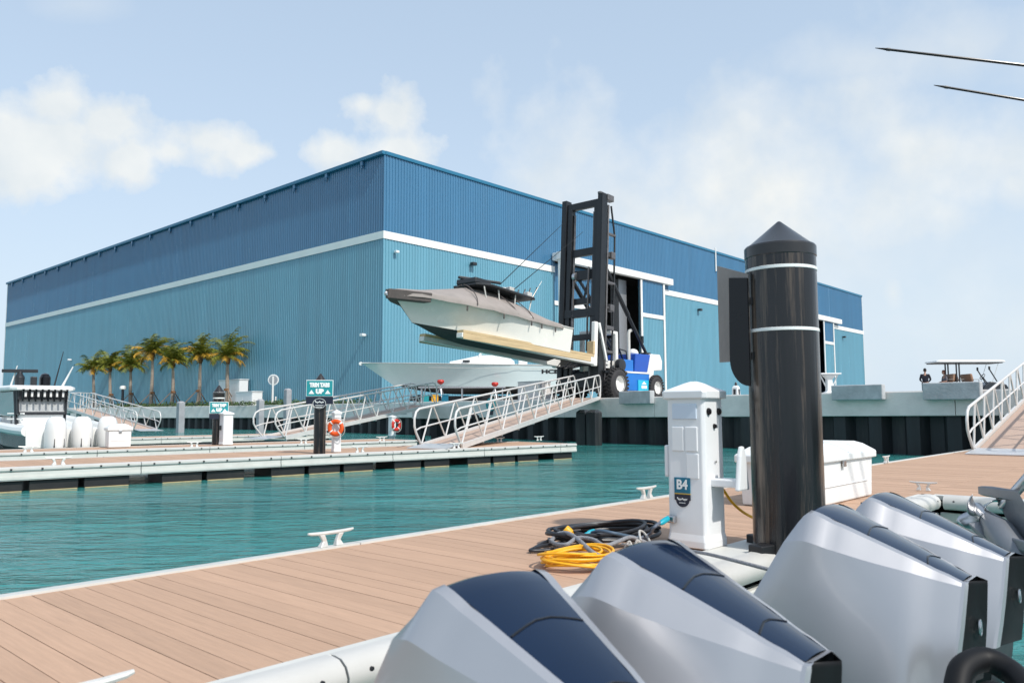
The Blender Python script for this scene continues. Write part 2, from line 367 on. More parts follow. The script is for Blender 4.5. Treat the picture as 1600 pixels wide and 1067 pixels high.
# ---------------------------------------------------------------- water
def water_mat():
    m = bpy.data.materials.new('harbour_water'); m.use_nodes = True; nt = m.node_tree; N = nt.nodes; L = nt.links; b = N['Principled BSDF']
    b.inputs['Roughness'].default_value = .06; b.inputs['IOR'].default_value = 1.33
    tc = N.new('ShaderNodeTexCoord')
    rot = N.new('ShaderNodeMapping'); rot.inputs['Rotation'].default_value = (0, 0, -TH + pi / 2); L.new(tc.outputs['Object'], rot.inputs[0])
    def nz(scale, st, det=4, rough=.55):
        mp = N.new('ShaderNodeMapping'); mp.inputs['Scale'].default_value = st; L.new(rot.outputs[0], mp.inputs[0])
        n = N.new('ShaderNodeTexNoise'); n.inputs['Scale'].default_value = scale; n.inputs['Detail'].default_value = det; n.inputs['Roughness'].default_value = rough
        n.inputs['Distortion'].default_value = .35
        L.new(mp.outputs[0], n.inputs['Vector']); return n.outputs['Fac']
    def mm(op, a, bb):
        n = N.new('ShaderNodeMath'); n.operation = op
        for i, x in enumerate((a, bb)):
            if hasattr(x, 'node'): L.new(x, n.inputs[i])
            else: n.inputs[i].default_value = x
        return n.outputs[0]
    a = nz(1.1, (.65, 1.5, 1), 3); c = nz(4.2, (.6, 1.5, 1), 4); d = nz(14, (.8, 1.2, 1), 3); big = nz(.10, (.7, 1.8, 1), 4)
    amp = mm('MULTIPLY_ADD', big, 3.2); amp.node.inputs[2].default_value = -.95; amp = mm('MAXIMUM', amp, .22); amp = mm('MINIMUM', amp, 1.15)
    h = mm('ADD', mm('MULTIPLY', a, .55), mm('ADD', mm('MULTIPLY', c, .26), mm('MULTIPLY', d, .05)))
    h = mm('MULTIPLY', h, amp)
    bp = N.new('ShaderNodeBump'); bp.inputs['Strength'].default_value = 1; bp.inputs['Distance'].default_value = .32; L.new(h, bp.inputs['Height'])
    L.new(bp.outputs[0], b.inputs['Normal'])
    cr = N.new('ShaderNodeMix'); cr.data_type = 'RGBA'; L.new(nz(.35, (.7, 1.5, 1), 4), cr.inputs[0]); cr.inputs[6].default_value = (.018, .140, .145, 1); cr.inputs[7].default_value = (.05, .270, .250, 1)
    L.new(cr.outputs[2], b.inputs['Base Color'])
    return m
mb = MB(); mb.add([(-900, -900, WATER), (2500, -900, WATER), (2500, 2500, WATER), (-900, 2500, WATER)], [(0, 1, 2, 3)])
tag(mb.build('harbour_water', water_mat()), kind='structure')

# ---------------------------------------------------------------- land behind the sea wall
EDGE_PX = [(-700, 651.5, 672), (-120, 640.5, 654), (212, 636, 653), (405, 633.4, 652.6), (540, 631, 652.4), (800, 625.4, 652), (934, 622.4, 652), (1135, 617.6, 651), (1440, 611.4, 649.6), (1640, 607.5, 648.8)]
EDGE = []
for px, py, pb in EDGE_PX[1:]:
    t = P(px, py, LAND)
    D = (t - EYE).dot(FWD); hor = 643.5 - (px - 800) * .0035
    EDGE.append((t, 1 - (pb - hor) / 1249 * D))
e0, e1 = EDGE[1][0], EDGE[0][0]
EDGE.insert(0, (EDGE[0][0] + Vector((2, 60, 0)), .4))
d_ = (EDGE[-1][0] - EDGE[-2][0]).normalized()
EDGE.append((EDGE[-1][0] + d_ * 60, .8))
for i, (t, b) in enumerate(EDGE): EDGE[i] = (t, max(.35, min(.85, b)))
m_yard = mat('concrete_yard', (.40, .39, .37), .9, var=.15, scale=.3, dirt_or_sheen=.2, bump=.1)
mb = MB(); vsd = [t + Vector((.25, 0, 0)) for t, b in EDGE]
mb.add(vsd + [(1500, vsd[-1].y, LAND), (1500, 1500, LAND), (vsd[0].x, 1500, LAND)], [tuple(range(len(vsd) + 3))])
tag(mb.build('yard_ground', m_yard), kind='structure')

wall = thing('sea_wall', 'long pale concrete sea wall cap over dark sheet piling along the yard edge', 'sea wall', EDGE[0][0] * 0)
cap = MB(); sheet = MB()
def edge_at(s):                                   # walk along the wall by metres from its first point
    for i in range(len(EDGE) - 1):
        a, b = EDGE[i][0], EDGE[i + 1][0]; l = (b - a).length
        if s <= l or i == len(EDGE) - 2: return a.lerp(b, s / l), EDGE[i][1] + (EDGE[i + 1][1] - EDGE[i][1]) * min(1, s / l), (b - a).normalized()
        s -= l
TOT = sum((EDGE[i + 1][0] - EDGE[i][0]).length for i in range(len(EDGE) - 1))
s = 0.0; seg = 6.1
while s < TOT - 1:
    p0, b0, dr = edge_at(s + .012); p1, b1, _ = edge_at(min(TOT, s + seg - .012)); nrm = Vector((dr.y, -dr.x, 0)) * -1
    if nrm.x > 0: nrm = -nrm
    q = nrm * .06; k = -nrm * .62
    ring = lambda p, b: [Vector((p.x, p.y, LAND + .02)) + q * .7, Vector((p.x, p.y, LAND - .02)) + q, Vector((p.x, p.y, b + .02)) + q, Vector((p.x, p.y, b)) + q * .7, Vector((p.x, p.y, b)) + k, Vector((p.x, p.y, LAND + .02)) + k]
    cap.loft([ring(p0, b0), ring(p1, b1)])
    s += seg
cap.build('concrete_cap', m_conc, wall)
pts = []
s = 0.0
while s < TOT:
    for ds, off in ((0, .05), (.42, .05), (.62, .42), (1.04, .42)):
        p, b, dr = edge_at(s + ds); nrm = Vector((dr.y, -dr.x, 0))
        if nrm.x > 0: nrm = -nrm
        pts.append((p - nrm * (off + .05), b))
    s += 1.24
vsd = [Vector((p.x, p.y, b + .01)) for p, b in pts] + [Vector((p.x, p.y, -3)) for p, b in pts]; n = len(pts)
sheet.add(vsd, [(i, i + 1, n + i + 1, n + i) for i in range(n - 1)])
sheet.build('sheet_piling', m_sheet, wall, norm=False)

def post(px, pt, D, w, label, z0=-3, m=m_conc2, name='concrete_pile'):
    b = at(px, D, 0); hor = 643.5 - (px - 800) * .0035; zt = 1 + (hor - pt) * D / 1249
    o = thing(name, label, 'pile', (b.x, b.y, 0)); mb = MB(); mb.box((0, 0, (zt - .12 + z0) / 2), (w, w, zt - .12 - z0)); mb.build('shaft', m, o, bevel=.03)
    mb = MB(); mb.loft([[Vector((x * w / 2, y * w / 2, zt - .118)) for x, y in ((-1, -1), (1, -1), (1, 1), (-1, 1))], [Vector((x * w / 4, y * w / 4, zt)) for x, y in ((-1, -1), (1, -1), (1, 1), (-1, 1))]]); mb.build('cap', m, o)
    return o
m_pilegrey = mat('weathered_grey_pile', (.34, .34, .36), .85, var=.2, scale=2, dirt_or_sheen=.3, bump=.2)
post(281, 627, 60, .46, 'grey square pile in front of the sea wall below the palms', m=m_pilegrey)
post(405.5, 623.5, 55, .40, 'grey square pile by the lower end of the gangway beside the round sign', m=m_pilegrey)
post(448, 607, 58, .42, 'short grey pile rising behind the pale signboard of the lettered black post', m=m_pilegrey)
post(912, 640, 35.0, .50, 'dark pile under the upper end of the nearest far gangway', m=m_sheet, name='timber_pile')
post(928, 640, 34.6, .50, 'dark pile against the sea wall corner just right of its twin', m=m_sheet, name='timber_pile')
post(739, 646, 40, .45, 'dark pile below the sea wall behind the far orange ring', m=m_sheet, name='timber_pile')

# concrete blocks set against the cap
for (x0, y0, x1, y1, lab) in ((975, 611, 1025, 631, 'small grey concrete block on the sea wall in front of the blue machine'), (1305, 601.5, 1386, 625, 'long grey concrete block on the sea wall at the far end of the warehouse'), (1446, 597.5, 1538, 624.5, 'grey concrete block on the sea wall in front of the cart')):
    def ept(px):
        hor = 643.5 - (px - 800) * .0035
        for i in range(len(EDGE_PX) - 1):
            a, b = EDGE_PX[i], EDGE_PX[i + 1]
            if a[0] <= px <= b[0]: return P(px, a[1] + (b[1] - a[1]) * (px - a[0]) / (b[0] - a[0]), LAND)
    a, b = ept(x0), ept(x1); c = (a + b) / 2; dr = (b - a).normalized(); nrm = Vector((dr.y, -dr.x, 0))
    if nrm.x > 0: nrm = -nrm
    D = (c - EYE).dot(FWD); hor = 643.5 - ((x0 + x1) / 2 - 800) * .0035
    zt = 1 + (hor - y0) * D / 1249; zb = 1 + (hor - y1) * D / 1249; ln = (b - a).length
    ang = math.atan2(dr.y, dr.x)
    o = thing('concrete_block', lab, 'concrete block', c + nrm * .20 + Vector((0, 0, zb - c.z)), ang, 'concrete blocks along the sea wall')
    mb = MB(); mb.box((0, 0, (zt - zb) / 2), (ln * .98, .28, zt - zb)); mb.build('block', m_conc2, o, bevel=.03)

# ---------------------------------------------------------------- warehouse
XB, YB = 39.1, 49.1
def panel_mat(name, col, rough=.24):
    return mat(name, col, rough, var=.07, scale=.5, stretch=(1.6, 1.6, .16), dirt_or_sheen=.12, dirt_or_sheen_col=(.12, .17, .20), spec=.75, panel=.035)
m_up = panel_mat('dark_blue_panels', (.052, .172, .305)); m_lo = panel_mat('light_blue_panels', (.128, .318, .412))
m_trimteal = mat('teal_blue_gutter', (.02, .155, .27), .4, var=.06)
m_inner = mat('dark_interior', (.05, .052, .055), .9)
bld = thing('warehouse', 'huge two-tone blue ribbed metal boat warehouse with a white band', 'warehouse', (XB, YB, LAND))
ZT = PY(598, 239, YB).z - LAND; ZB1 = PY(598, 360.5, YB).z - LAND; ZB0 = PY(597.5, 372.6, YB).z - LAND
xr = lambda px, py=560: PY(px, py, YB).x - XB
zr = lambda px, py: PY(px, py, YB).z - LAND
yl = lambda px, py=560: PX(px, py, XB).y - YB
LX = xr(1350, 560); LY = yl(6.5, 560)
def corr(mb, p, d, nrm, length, z0, z1, rib=.3048, dep=.05):
    p = Vector(p); d = Vector(d); nrm = Vector(nrm); s = 0.0; prof = []
    while s < length - .001:
        for a, o in ((0, 0), (.19, 0), (.215, dep), (.275, dep), (.30, 0)):
            if s + a <= length: prof.append((s + a, o))
        s += rib
    prof.append((length, 0)); n = len(prof)
    vs = [p + d * a + nrm * o + Vector((0, 0, z)) for z in (z0, z1) for a, o in prof]
    mb.add(vs, [(i, i + 1, n + i + 1, n + i) for i in range(n - 1)])
NR = (0, -1, 0); NL = (-1, 0, 0)
x866, x1000 = xr(867), xr(999); x1190, x1299 = xr(1195), xr(1299)
zo1 = zr(990, 434); zo2 = zr(1290, 502)
mb = MB()                                          # long side facing the harbour basin on the left
corr(mb, (0, 0, 0), (0, 1, 0), NL, LY, ZB0 + .3, ZT); mb.build('upper_side_wall', m_up, bld, norm=False)
mb = MB(); corr(mb, (0, 0, 0), (0, 1, 0), NL, LY, -.3, ZB0 + .3); mb.build('lower_side_wall', m_lo, bld, norm=False)
mb = MB()
corr(mb, (0, 0, 0), (1, 0, 0), NR, x866, ZB0 + .3, ZT); corr(mb, (x866, 0, 0), (1, 0, 0), NR, x1000 - x866, zo1, ZT)
corr(mb, (x1000, 0, 0), (1, 0, 0), NR, x1190 - x1000, ZB0 + .3, ZT); corr(mb, (x1190, 0, 0), (1, 0, 0), NR, x1299 - x1190, zo2, ZT); corr(mb, (x1299, 0, 0), (1, 0, 0), NR, LX - x1299, ZB0 + .3, ZT)
mb.build('upper_end_wall', m_up, bld, norm=False)
for a, b in ((0, x866), (x1000, x1190), (x1299, LX)):
    mb = MB(); corr(mb, (a, 0, 0), (1, 0, 0), NR, b - a, -.3, ZB0 + .3); mb.build('lower_end_wall', m_lo, bld, norm=False)
mb = MB(); zb, zt = ZB0 + .02, ZB1
mb.span((-.09, -.09, zb), (-.054, LY, zt)); mb.build('side_band', m_trimwhite, bld)
x1035 = xr(1034)
for a, b in ((-.0535, x866), (x1035, x1190), (x1299, LX + .25)): mb = MB(); mb.span((a, -.09, zb), (b, -.054, zt)); mb.build('end_band', m_trimwhite, bld)
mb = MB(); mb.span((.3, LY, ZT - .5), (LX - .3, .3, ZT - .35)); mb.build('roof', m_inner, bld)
mb = MB(); mb.span((.02, LY - .05, -.3), (LX, LY + .05, ZT)); mb.span((LX - .05, .02, -.3), (LX, LY, ZT)); mb.build('rear_wall', m_up, bld)
mb = MB(); mb.span((-.32, -.12, ZT - .12), (.04, LY, ZT + .18)); mb.build('gutter', m_trimteal, bld, bevel=.03)
mb = MB(); mb.span((.05, -.14, ZT - .10), (LX + .12, .05, ZT + .20)); mb.build('roof_edge_trim', m_trimteal, bld, bevel=.03)
for k in range(19):
    yy = 2.7 + k * (LY - 3.5) / 18.4
    mb = MB(); mb.span((-.26, yy - .16, ZT - .5), (-.045, yy + .16, ZT - .121)); mb.box((-.17, yy, ZT - .62), (.13, .14, .24)); mb.build('gutter_bracket', m_up, bld, bevel=.02)
mb = MB(); mb.span((-.055, LY - .08, -.3), (.02, LY + .10, ZT - .13)); mb.build('corner_flashing', m_trimwhite, bld)
mb = MB(); mb.span((LX - .02, -.055, -.3), (LX + .10, .0, ZT - .12)); mb.build('corner_flashing', m_trimwhite, bld)
mb = MB(); mb.span((-.052, -.052, -.3), (.06, .06, ZB0)); mb.build('corner_trim', m_lo, bld)
mb = MB(); mb.span((-.052, -.052, ZB1), (.06, .06, ZT - .12)); mb.build('corner_trim', m_up, bld)
# interior seen through the open door
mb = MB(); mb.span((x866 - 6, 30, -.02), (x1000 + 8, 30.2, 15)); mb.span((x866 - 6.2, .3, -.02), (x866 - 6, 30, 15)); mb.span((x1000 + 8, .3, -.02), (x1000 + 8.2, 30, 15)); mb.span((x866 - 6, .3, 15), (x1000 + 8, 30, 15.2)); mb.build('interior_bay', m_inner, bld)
mb = MB(); xi = xr(979); mb.span((xi, .9, 0), (xr(991), 2.0, zo1 - .25)); mb.build('inner_jamb', m_galv, bld)
# doors hung from a head rail
def leaf(x0, x1, yoff, ztop, zmid, label=None):
    zmid -= .0
    mb = MB(); corr(mb, (x0, yoff, 0), (1, 0, 0), NR, x1 - x0, zmid, ztop); o = mb.build('sliding_door', m_up, bld, norm=False)
    mb = MB(); corr(mb, (x0, yoff, 0), (1, 0, 0), NR, x1 - x0, .05, zmid); mb.build('lower_panel', m_lo, o, norm=False)
    mb = MB()
    for xx in (x0, x1): mb.span((xx - .16, yoff - .14, .03), (xx + .16, yoff - .045, ztop))
    mb.span((x0 + .161, yoff - .12, zmid - .22), (x1 - .161, yoff - .044, zmid + .22)); mb.build('door_frame', m_trimwhite, o)
    return o
zm1 = zr(1016, 495)
leaf(xr(868), xr(940), .5, zo1 - .1, zm1)
leaf(xr(997.5), xr(1033), -.45, zo1 - .15, zm1)
leaf(x1190 + .2, xr(1284), .5, zo2 - .1, zr(1290, 536)); leaf(xr(1284), xr(1299), -.45, zo2 - .15, zr(1290, 536))
mb = MB(); mb.span((xr(862), -.75, zo1 - .1), (xr(1046), -.16, zo1 + .62)); mb.build('door_head_rail', m_trimwhite, bld, bevel=.03)
mb = MB(); mb.span((x1190 - 1, -.75, zo2 - .1), (xr(1311), -.16, zo2 + .66)); mb.build('door_head_rail', m_trimwhite, bld, bevel=.03)
mb = MB(); xc = xr(867); mb.span((xc - .35, -1.1, 0), (xc + .35, -.76, zr(866, 408))); mb.span((xc - .62, -1.35, zr(866, 408)), (xc + .62, -.755, zr(866, 397))); mb.build('white_door_post', m_trimwhite, bld, bevel=.03)
mb = MB(); xv = xr(1121); mb.tube([(xv, -.12, zr(1121, 425)), (xv, -.12, zr(1121, 389))], .10, 8); mb.build('vent_pipe', m_trimwhite, bld)
def fixture(name, p, s, m, label):
    o = thing(name, label, 'light' if 'lamp' in name else 'camera', p); mb = MB(); mb.box((0, 0, 0), (s * .8, s * .7, s * .45)); mb.build('housing', m, o, bevel=s * .08)
    mb = MB(); mb.box((0, s * .45, s * .05), (s * .25, s * .35, s * .25)); mb.build('bracket', m, o)
    return o
for px, py, s, lab in ((740, 412.5, .62, 'dark wall lamp on the end wall above the covered boat'), (1094, 484, .62, 'dark wall lamp on the end wall right of the open door'), (1319.5, 526.5, .62, 'dark wall lamp on the end wall near the far corner')):
    p = PY(px, py, YB - .35); fixture('wall_lamp', p, s, m_dark, lab)
fixture('wall_camera', PY(620, 393.5, YB - .3), .42, m_white2, 'small white wall camera high on the end wall near its corner')
for px, py, lab in ((566.5, 523.5, 'small white wall camera on the shaded side wall near the corner'), (108, 562, 'small white wall camera beside the farthest palm')):
    p = PX(px, py, XB - .35); o = fixture('wall_camera', p, .5, m_white2, lab); o.rotation_euler = (0, 0, -pi / 2)
# ---------------------------------------------------------------- docks
DK_Y0, DK_Y1 = 2.90, 5.12
def boards(mb, x0, x1, y0, y1, w=.138, gap=.0042, th=.03, rnd=.002):
    x = x0
    while x < x1 - .02:
        e = min(x + w - gap, x1)
        z = random.uniform(-rnd, 0)
        mb.box(((x + e) / 2, (y0 + y1) / 2, -th / 2 + z), (e - x, y1 - y0, th))
        x += w
dock = thing('floating_dock', 'near floating dock with tan composite boards and white rub rails', 'dock')
XL, XR = -7.0, 27.3
mb = MB(); boards(mb, XL, XR, DK_Y0, DK_Y1 - .11)
mb.build('decking', m_board, dock)
mb = MB(); boards(mb, 10.55, XR, -3.9, DK_Y0 - .004); mb.build('walkway_decking', m_board, dock)
mb = MB(); mb.span((XL, DK_Y0 + .05, -.10), (XR, DK_Y1 - .15, -.045)); mb.span((10.6, -3.9, -.10), (XR, DK_Y0 + .04, -.047)); mb.build('under_frame', m_black, dock)
mb = MB(); mb.span((XL + .01, DK_Y0 + .01, -.03), (XR - .01, DK_Y1 - .12, -.0060)); mb.span((10.57, -3.88, -.03), (XR - .01, DK_Y0 - .01, -.0060)); mb.build('groove_bed', m_boardbed, dock)
def rail_profile(yo, zt, d):                       # rounded lip seen along the edge of a dock, d = outward
    return [Vector((0, yo - d * .11, zt)), Vector((0, yo - d * .02, zt)), Vector((0, yo + d * .015, zt - .02)), Vector((0, yo + d * .02, zt - .06)), Vector((0, yo - d * .0, zt - .09)), Vector((0, yo - d * .11, zt - .09))]
mb = MB()
x = XL
while x < XR:
    e = min(XR, x + 3.6)
    mb.loft([[v + Vector((x + .004, 0, 0)) for v in rail_profile(DK_Y1, .012, 1)], [v + Vector((e - .004, 0, 0)) for v in rail_profile(DK_Y1, .012, 1)]])
    x = e
mb.build('edge_lip', m_fascia, dock, smooth=True)
mb = MB(); mb.span((XL, DK_Y1 - .10, -.30), (XR, DK_Y1 - .02, -.081)); mb.build('outer_fascia', m_fascia, dock)
# near edge: coping, fender tube, fascia; the coping is wider around the pile
def fender(mb, p0, p1, r=.078, bolts=True, seg=1.5, closed_end=True):
    p0 = Vector(p0); p1 = Vector(p1); L_ = (p1 - p0).length; d = (p1 - p0).normalized(); s = 0
    side = Vector((d.y, -d.x, 0))
    if side.y > 0 and abs(d.x) > .5: side = -side
    if abs(d.y) > .5: side = Vector((-1, 0, 0))
    while s < L_ - .05:
        e = min(L_, s + seg); a = p0 + d * (s + .006); b = p0 + d * (e - .006)
        prof = [(-.9, .98), (-.35, 1.0), (.25, .93), (.72, .62), (.97, .12), (.95, -.35), (.68, -.78), (.2, -.98), (-.9, -1.0)]
        mb.k = 0
        mb.loft([[a + side * (i * r) + Vector((0, 0, j * r)) for i, j in prof], [b + side * (i * r) + Vector((0, 0, j * r)) for i, j in prof]])
        mb.k = 1
        for q in (s + .12, e - .12):
            c = p0 + d * q + side * (r * .86) + Vector((0, 0, r * .22))
            mb.lathe([(.012, -.006), (.012, .007), (.006, .009)], 8, c, side.to_track_quat('Z', 'Y').to_matrix())
        mb.k = 0; s = e
STEP0, STEP1 = 3.0, 6.3
mb = MB()
mb.span((XL, 2.83, -.05), (STEP0 - .004, DK_Y0 - .004, .006)); mb.span((STEP0, 2.56, -.05), (STEP1, DK_Y0 - .004, .008)); mb.span((STEP1 + .004, 2.76, -.05), (10.4, DK_Y0 - .004, .006)); mb.span((10.42, -3.9, -.05), (10.546, 2.74, .006))
mb.build('coping', m_fascia, dock, bevel=.006)
mb = MB(); fender(mb, (XL, 2.78, -.07), (STEP0 - .02, 2.78, -.07)); mb.build('fender_rail', [m_fender, m_bolt], dock, smooth=True)
mb = MB(); fender(mb, (STEP0 + .02, 2.50, -.06), (STEP1 - .02, 2.50, -.06), r=.085); mb.build('fender_rail', [m_fender, m_bolt], dock, smooth=True)
mb = MB(); fender(mb, (STEP1 + .02, 2.70, -.065), (10.30, 2.70, -.065), r=.09); mb.build('fender_rail', [m_fender, m_bolt], dock, smooth=True)
mb = MB(); fender(mb, (10.36, 2.60, -.065), (10.36, -3.9, -.065), r=.085); mb.build('fender_rail', [m_fender, m_bolt], dock, smooth=True)
mb = MB()
for (a, b) in (((XL, 2.72), (STEP0, 2.80)), ((STEP0, 2.46), (STEP1, 2.54)), ((STEP1, 2.66), (10.36, 2.74)), ((10.40, -3.9), (10.48, 2.66))):
    mb.span((a[0], a[1], -.30), (b[0], b[1], -.19)); mb.span((a[0] + .005, a[1] - .012, -.43), (b[0] - .005, b[1] + .012, -.31))
mb.build('inner_fascia', m_fascia, dock, bevel=.01)
for i in range(11):
    x = XL + .2 + i * 3.1
    if x > XR - 2: break
    mb = MB(); mb.span((x, DK_Y1 - .95, -.85), (x + 2.3, DK_Y1 - .12, -.12)); mb.build('float', m_float, dock, bevel=.04)
    if x < 10: mb = MB(); mb.span((x, 2.98, -.85), (x + 2.3, 3.8, -.12)); mb.build('float', m_float, dock, bevel=.04)
for i in range(2):
    mb = MB(); mb.span((10.62 , -3.5 + i * 3, -.85), (12, -1 + i * 3, -.12)); mb.build('float', m_float, dock, bevel=.04)

def cleat(name, label, loc, rotz, s=1.0, group='dock cleats'):
    o = thing(name, label, 'cleat', loc, rotz, group)
    for x in (-.07, .07):
        mb = MB(); mb.loft([[Vector((x + i * .035, j * .03, 0)) for i, j in ((-1, -1), (1, -1), (1, 1), (-1, 1))], [Vector((x * .85 + i * .018, j * .018, .05)) for i, j in ((-1, -1), (1, -1), (1, 1), (-1, 1))], [Vector((x * 1.2 + i * .022, j * .02, .105)) for i, j in ((-1, -1), (1, -1), (1, 1), (-1, 1))]])
        mb.build('leg', m_galvw, o, bevel=.006)
    mb = MB(); mb.tube([(-.20, 0, .128), (-.17, 0, .122), (-.08, 0, .116), (.08, 0, .116), (.17, 0, .122), (.20, 0, .128)], [.009, .014, .017, .017, .014, .009], 8); mb.build('horn', m_galvw, o, smooth=True)
    o.scale = (s, s, s)
    return o
m_galvw = mat('pale_cast_aluminium', (.66, .65, .62), .45, metal=.35, var=.15, scale=14)
CL0 = cleat('cleat', 'pale cleat on the water side edge of the near dock, in front of open water', P(500, 847, .012), R(0))
def cl(p, label, s=1.0, rz=0.0, group='dock cleats'):
    c = copy_tree(CL0); c.location = p; c['label'] = label; c.scale = (s,) * 3; c.rotation_euler = (0, 0, rz); c['group'] = group; return c
p = P(1000, 777.5, .012); p.y = DK_Y1 - .06; cl(p, 'pale cleat on the near dock edge just left of the lettered pedestal')
p = P(487, 847, .012); p.y = DK_Y1 - .06; CL0.location = p; CL0.scale = (1.0, .85, .85)
cl(P(112, 1132, .008), 'large pale cleat at the near dock corner, cut by the lower photo edge', .95)
cl(P(1443, 766, .008), 'small white cleat on the walkway beside the inner dock corner', .8, R(90))
p = P(1385, 723, .012); cl(p, 'pale cleat at the dock edge right of the white dock box', 1.0)

def far_dock(name, label, a, b, wid, floats=True, fl=(1.02, .0), drop=.24, lowest=-.78):
    a = Vector(a); b = Vector(b); d = (b - a); Ln = d.length; ang = math.atan2(d.y, d.x)
    o = thing(name, label, 'dock', (a.x, a.y, 0), ang)
    mb = MB(); boards(mb, 0, Ln, .12, wid - .12, w=.14); mb.build('decking', m_board, o)
    for (y, sg, nm) in ((0.0, -1, 'edge_lip'), (wid, 1, 'edge_lip')):
        mb = MB(); x = 0
        while x < Ln - .01:
            e = min(Ln, x + 3.05); mb.k = 0
            mb.loft([[v + Vector((x + .006, 0, 0)) for v in rail_profile(y, .014, sg)], [v + Vector((e - .006, 0, 0)) for v in rail_profile(y, .014, sg)]])
            mb.k = 1
            for q in [q for q in range(6) if x + .25 + q * .51 < e - .05]:
                mb.box((x + .25 + q * .51, y + sg * .022, -.035), (.035, .02, .035))
            x = e
        mb.build(nm, [m_fender, m_bolt], o, smooth=True)
        mb = MB(); yo = y - sg * .03
        x = 0
        while x < Ln - .01:
            e = min(Ln, x + 3.05); mb.span((x + .008, yo - .03, -drop), (e - .008, yo + .03, -.085)); mb.span((x + .008, yo - .032 + sg * .012, -drop + .02), (e - .008, yo + .032 + sg * .012, -drop + .075)); x = e
        mb.build('fascia', m_fascia, o)
    mb = MB(); mb.span((Ln - .05, .05, -drop), (Ln - .002, wid - .05, .010)); mb.span((.002, .05, -drop), (.05, wid - .05, .010)); mb.build('end_fascia', m_fascia, o)
    mb = MB(); mb.span((.1, .1, -drop + .02), (Ln - .1, wid - .1, -.05)); mb.build('under_frame', m_black, o)
    if floats:
        x = .1; k = 0
        while x < Ln - .6:
            L2 = min(.92, Ln - x - .1)
            for y0 in ((.02, wid * .45) if True else ()):
                mb = MB(); mb.k = 0; mb.span((x + .04, y0 + .05, lowest), (x + L2 - .04, y0 + .95, -drop - .004)); mb.k = 1; mb.span((x + .05, y0 + .04, WATER - .02), (x + L2 - .05, y0 + .96, WATER + .018))
                if y0 < 1: mb.build('float', [m_float, m_scum], o, bevel=.02)
            x += L2 + (.02 if (k % 5) not in (2, 4) else .55); k += 1
    return o
A0 = P(-60, 733, .014); A1 = P(901, 692.6, .014)
dockA = far_dock('floating_dock', 'middle floating dock carrying the black lettered post and the orange ring', A0, A1, 2.75)
B0 = P(-60, 709.5, .014); B1 = P(652, 687.2, .014)
dockB = far_dock('floating_dock', 'floating dock behind the middle one with the white outboards tied to it', B0, B1, 2.3)
C0 = P(-20, 690, .014); C1 = P(520, 676.5, .014)
dockC = far_dock('floating_dock', 'farthest narrow floating dock lying close to the sea wall below the palms', C0, C1, 2.0)
def onA(px, dv, z=.014):                           # point on the middle dock dv metres behind its front edge
    return on_dock(A0, A1, px, dv, z)
def on_dock(a, b, px, dv, z=.014):
    d = (b - a).normalized(); n = Vector((-d.y, d.x, 0)); q = a + n * dv
    # intersect with the vertical plane through the eye and column px
    r = ray(px, 650); r = Vector((r.x, r.y, 0)).normalized(); m = Vector((-r.y, r.x, 0))
    t = (EYE - q).dot(m) / d.dot(m)
    p = q + d * t; return Vector((p.x, p.y, z))
angA = math.atan2((A1 - A0).y, (A1 - A0).x); angB = math.atan2((B1 - B0).y, (B1 - B0).x)
for px, dv, lab in ((95, .1, 'cleat on the front edge of the middle dock below the white outboards'), (563, .1, 'front edge cleat of the middle dock right of the orange ring'), (713, .1, 'cleat on the front edge of the middle dock at the foot of the gangway'), (842, 2.6, 'cleat on the far edge of the middle dock near its tip'), (780, 2.6, 'far edge cleat of the middle dock, below the middle of the gangway')):
    cl(onA(px, dv), lab, 1.15, angA, 'cleats on the far docks')
for px, dv, lab in ((47, .1, 'cleat on the second far dock in front of the boat hull'), (305, .1, 'cleat on the second far dock left of the small white pedestal'), (475, .1, 'cleat on the second far dock left of the black lettered post'), (597, .1, 'cleat on the second far dock right of the orange ring')):
    cl(on_dock(B0, B1, px, dv), lab, 1.15, angB, 'cleats on the far docks')

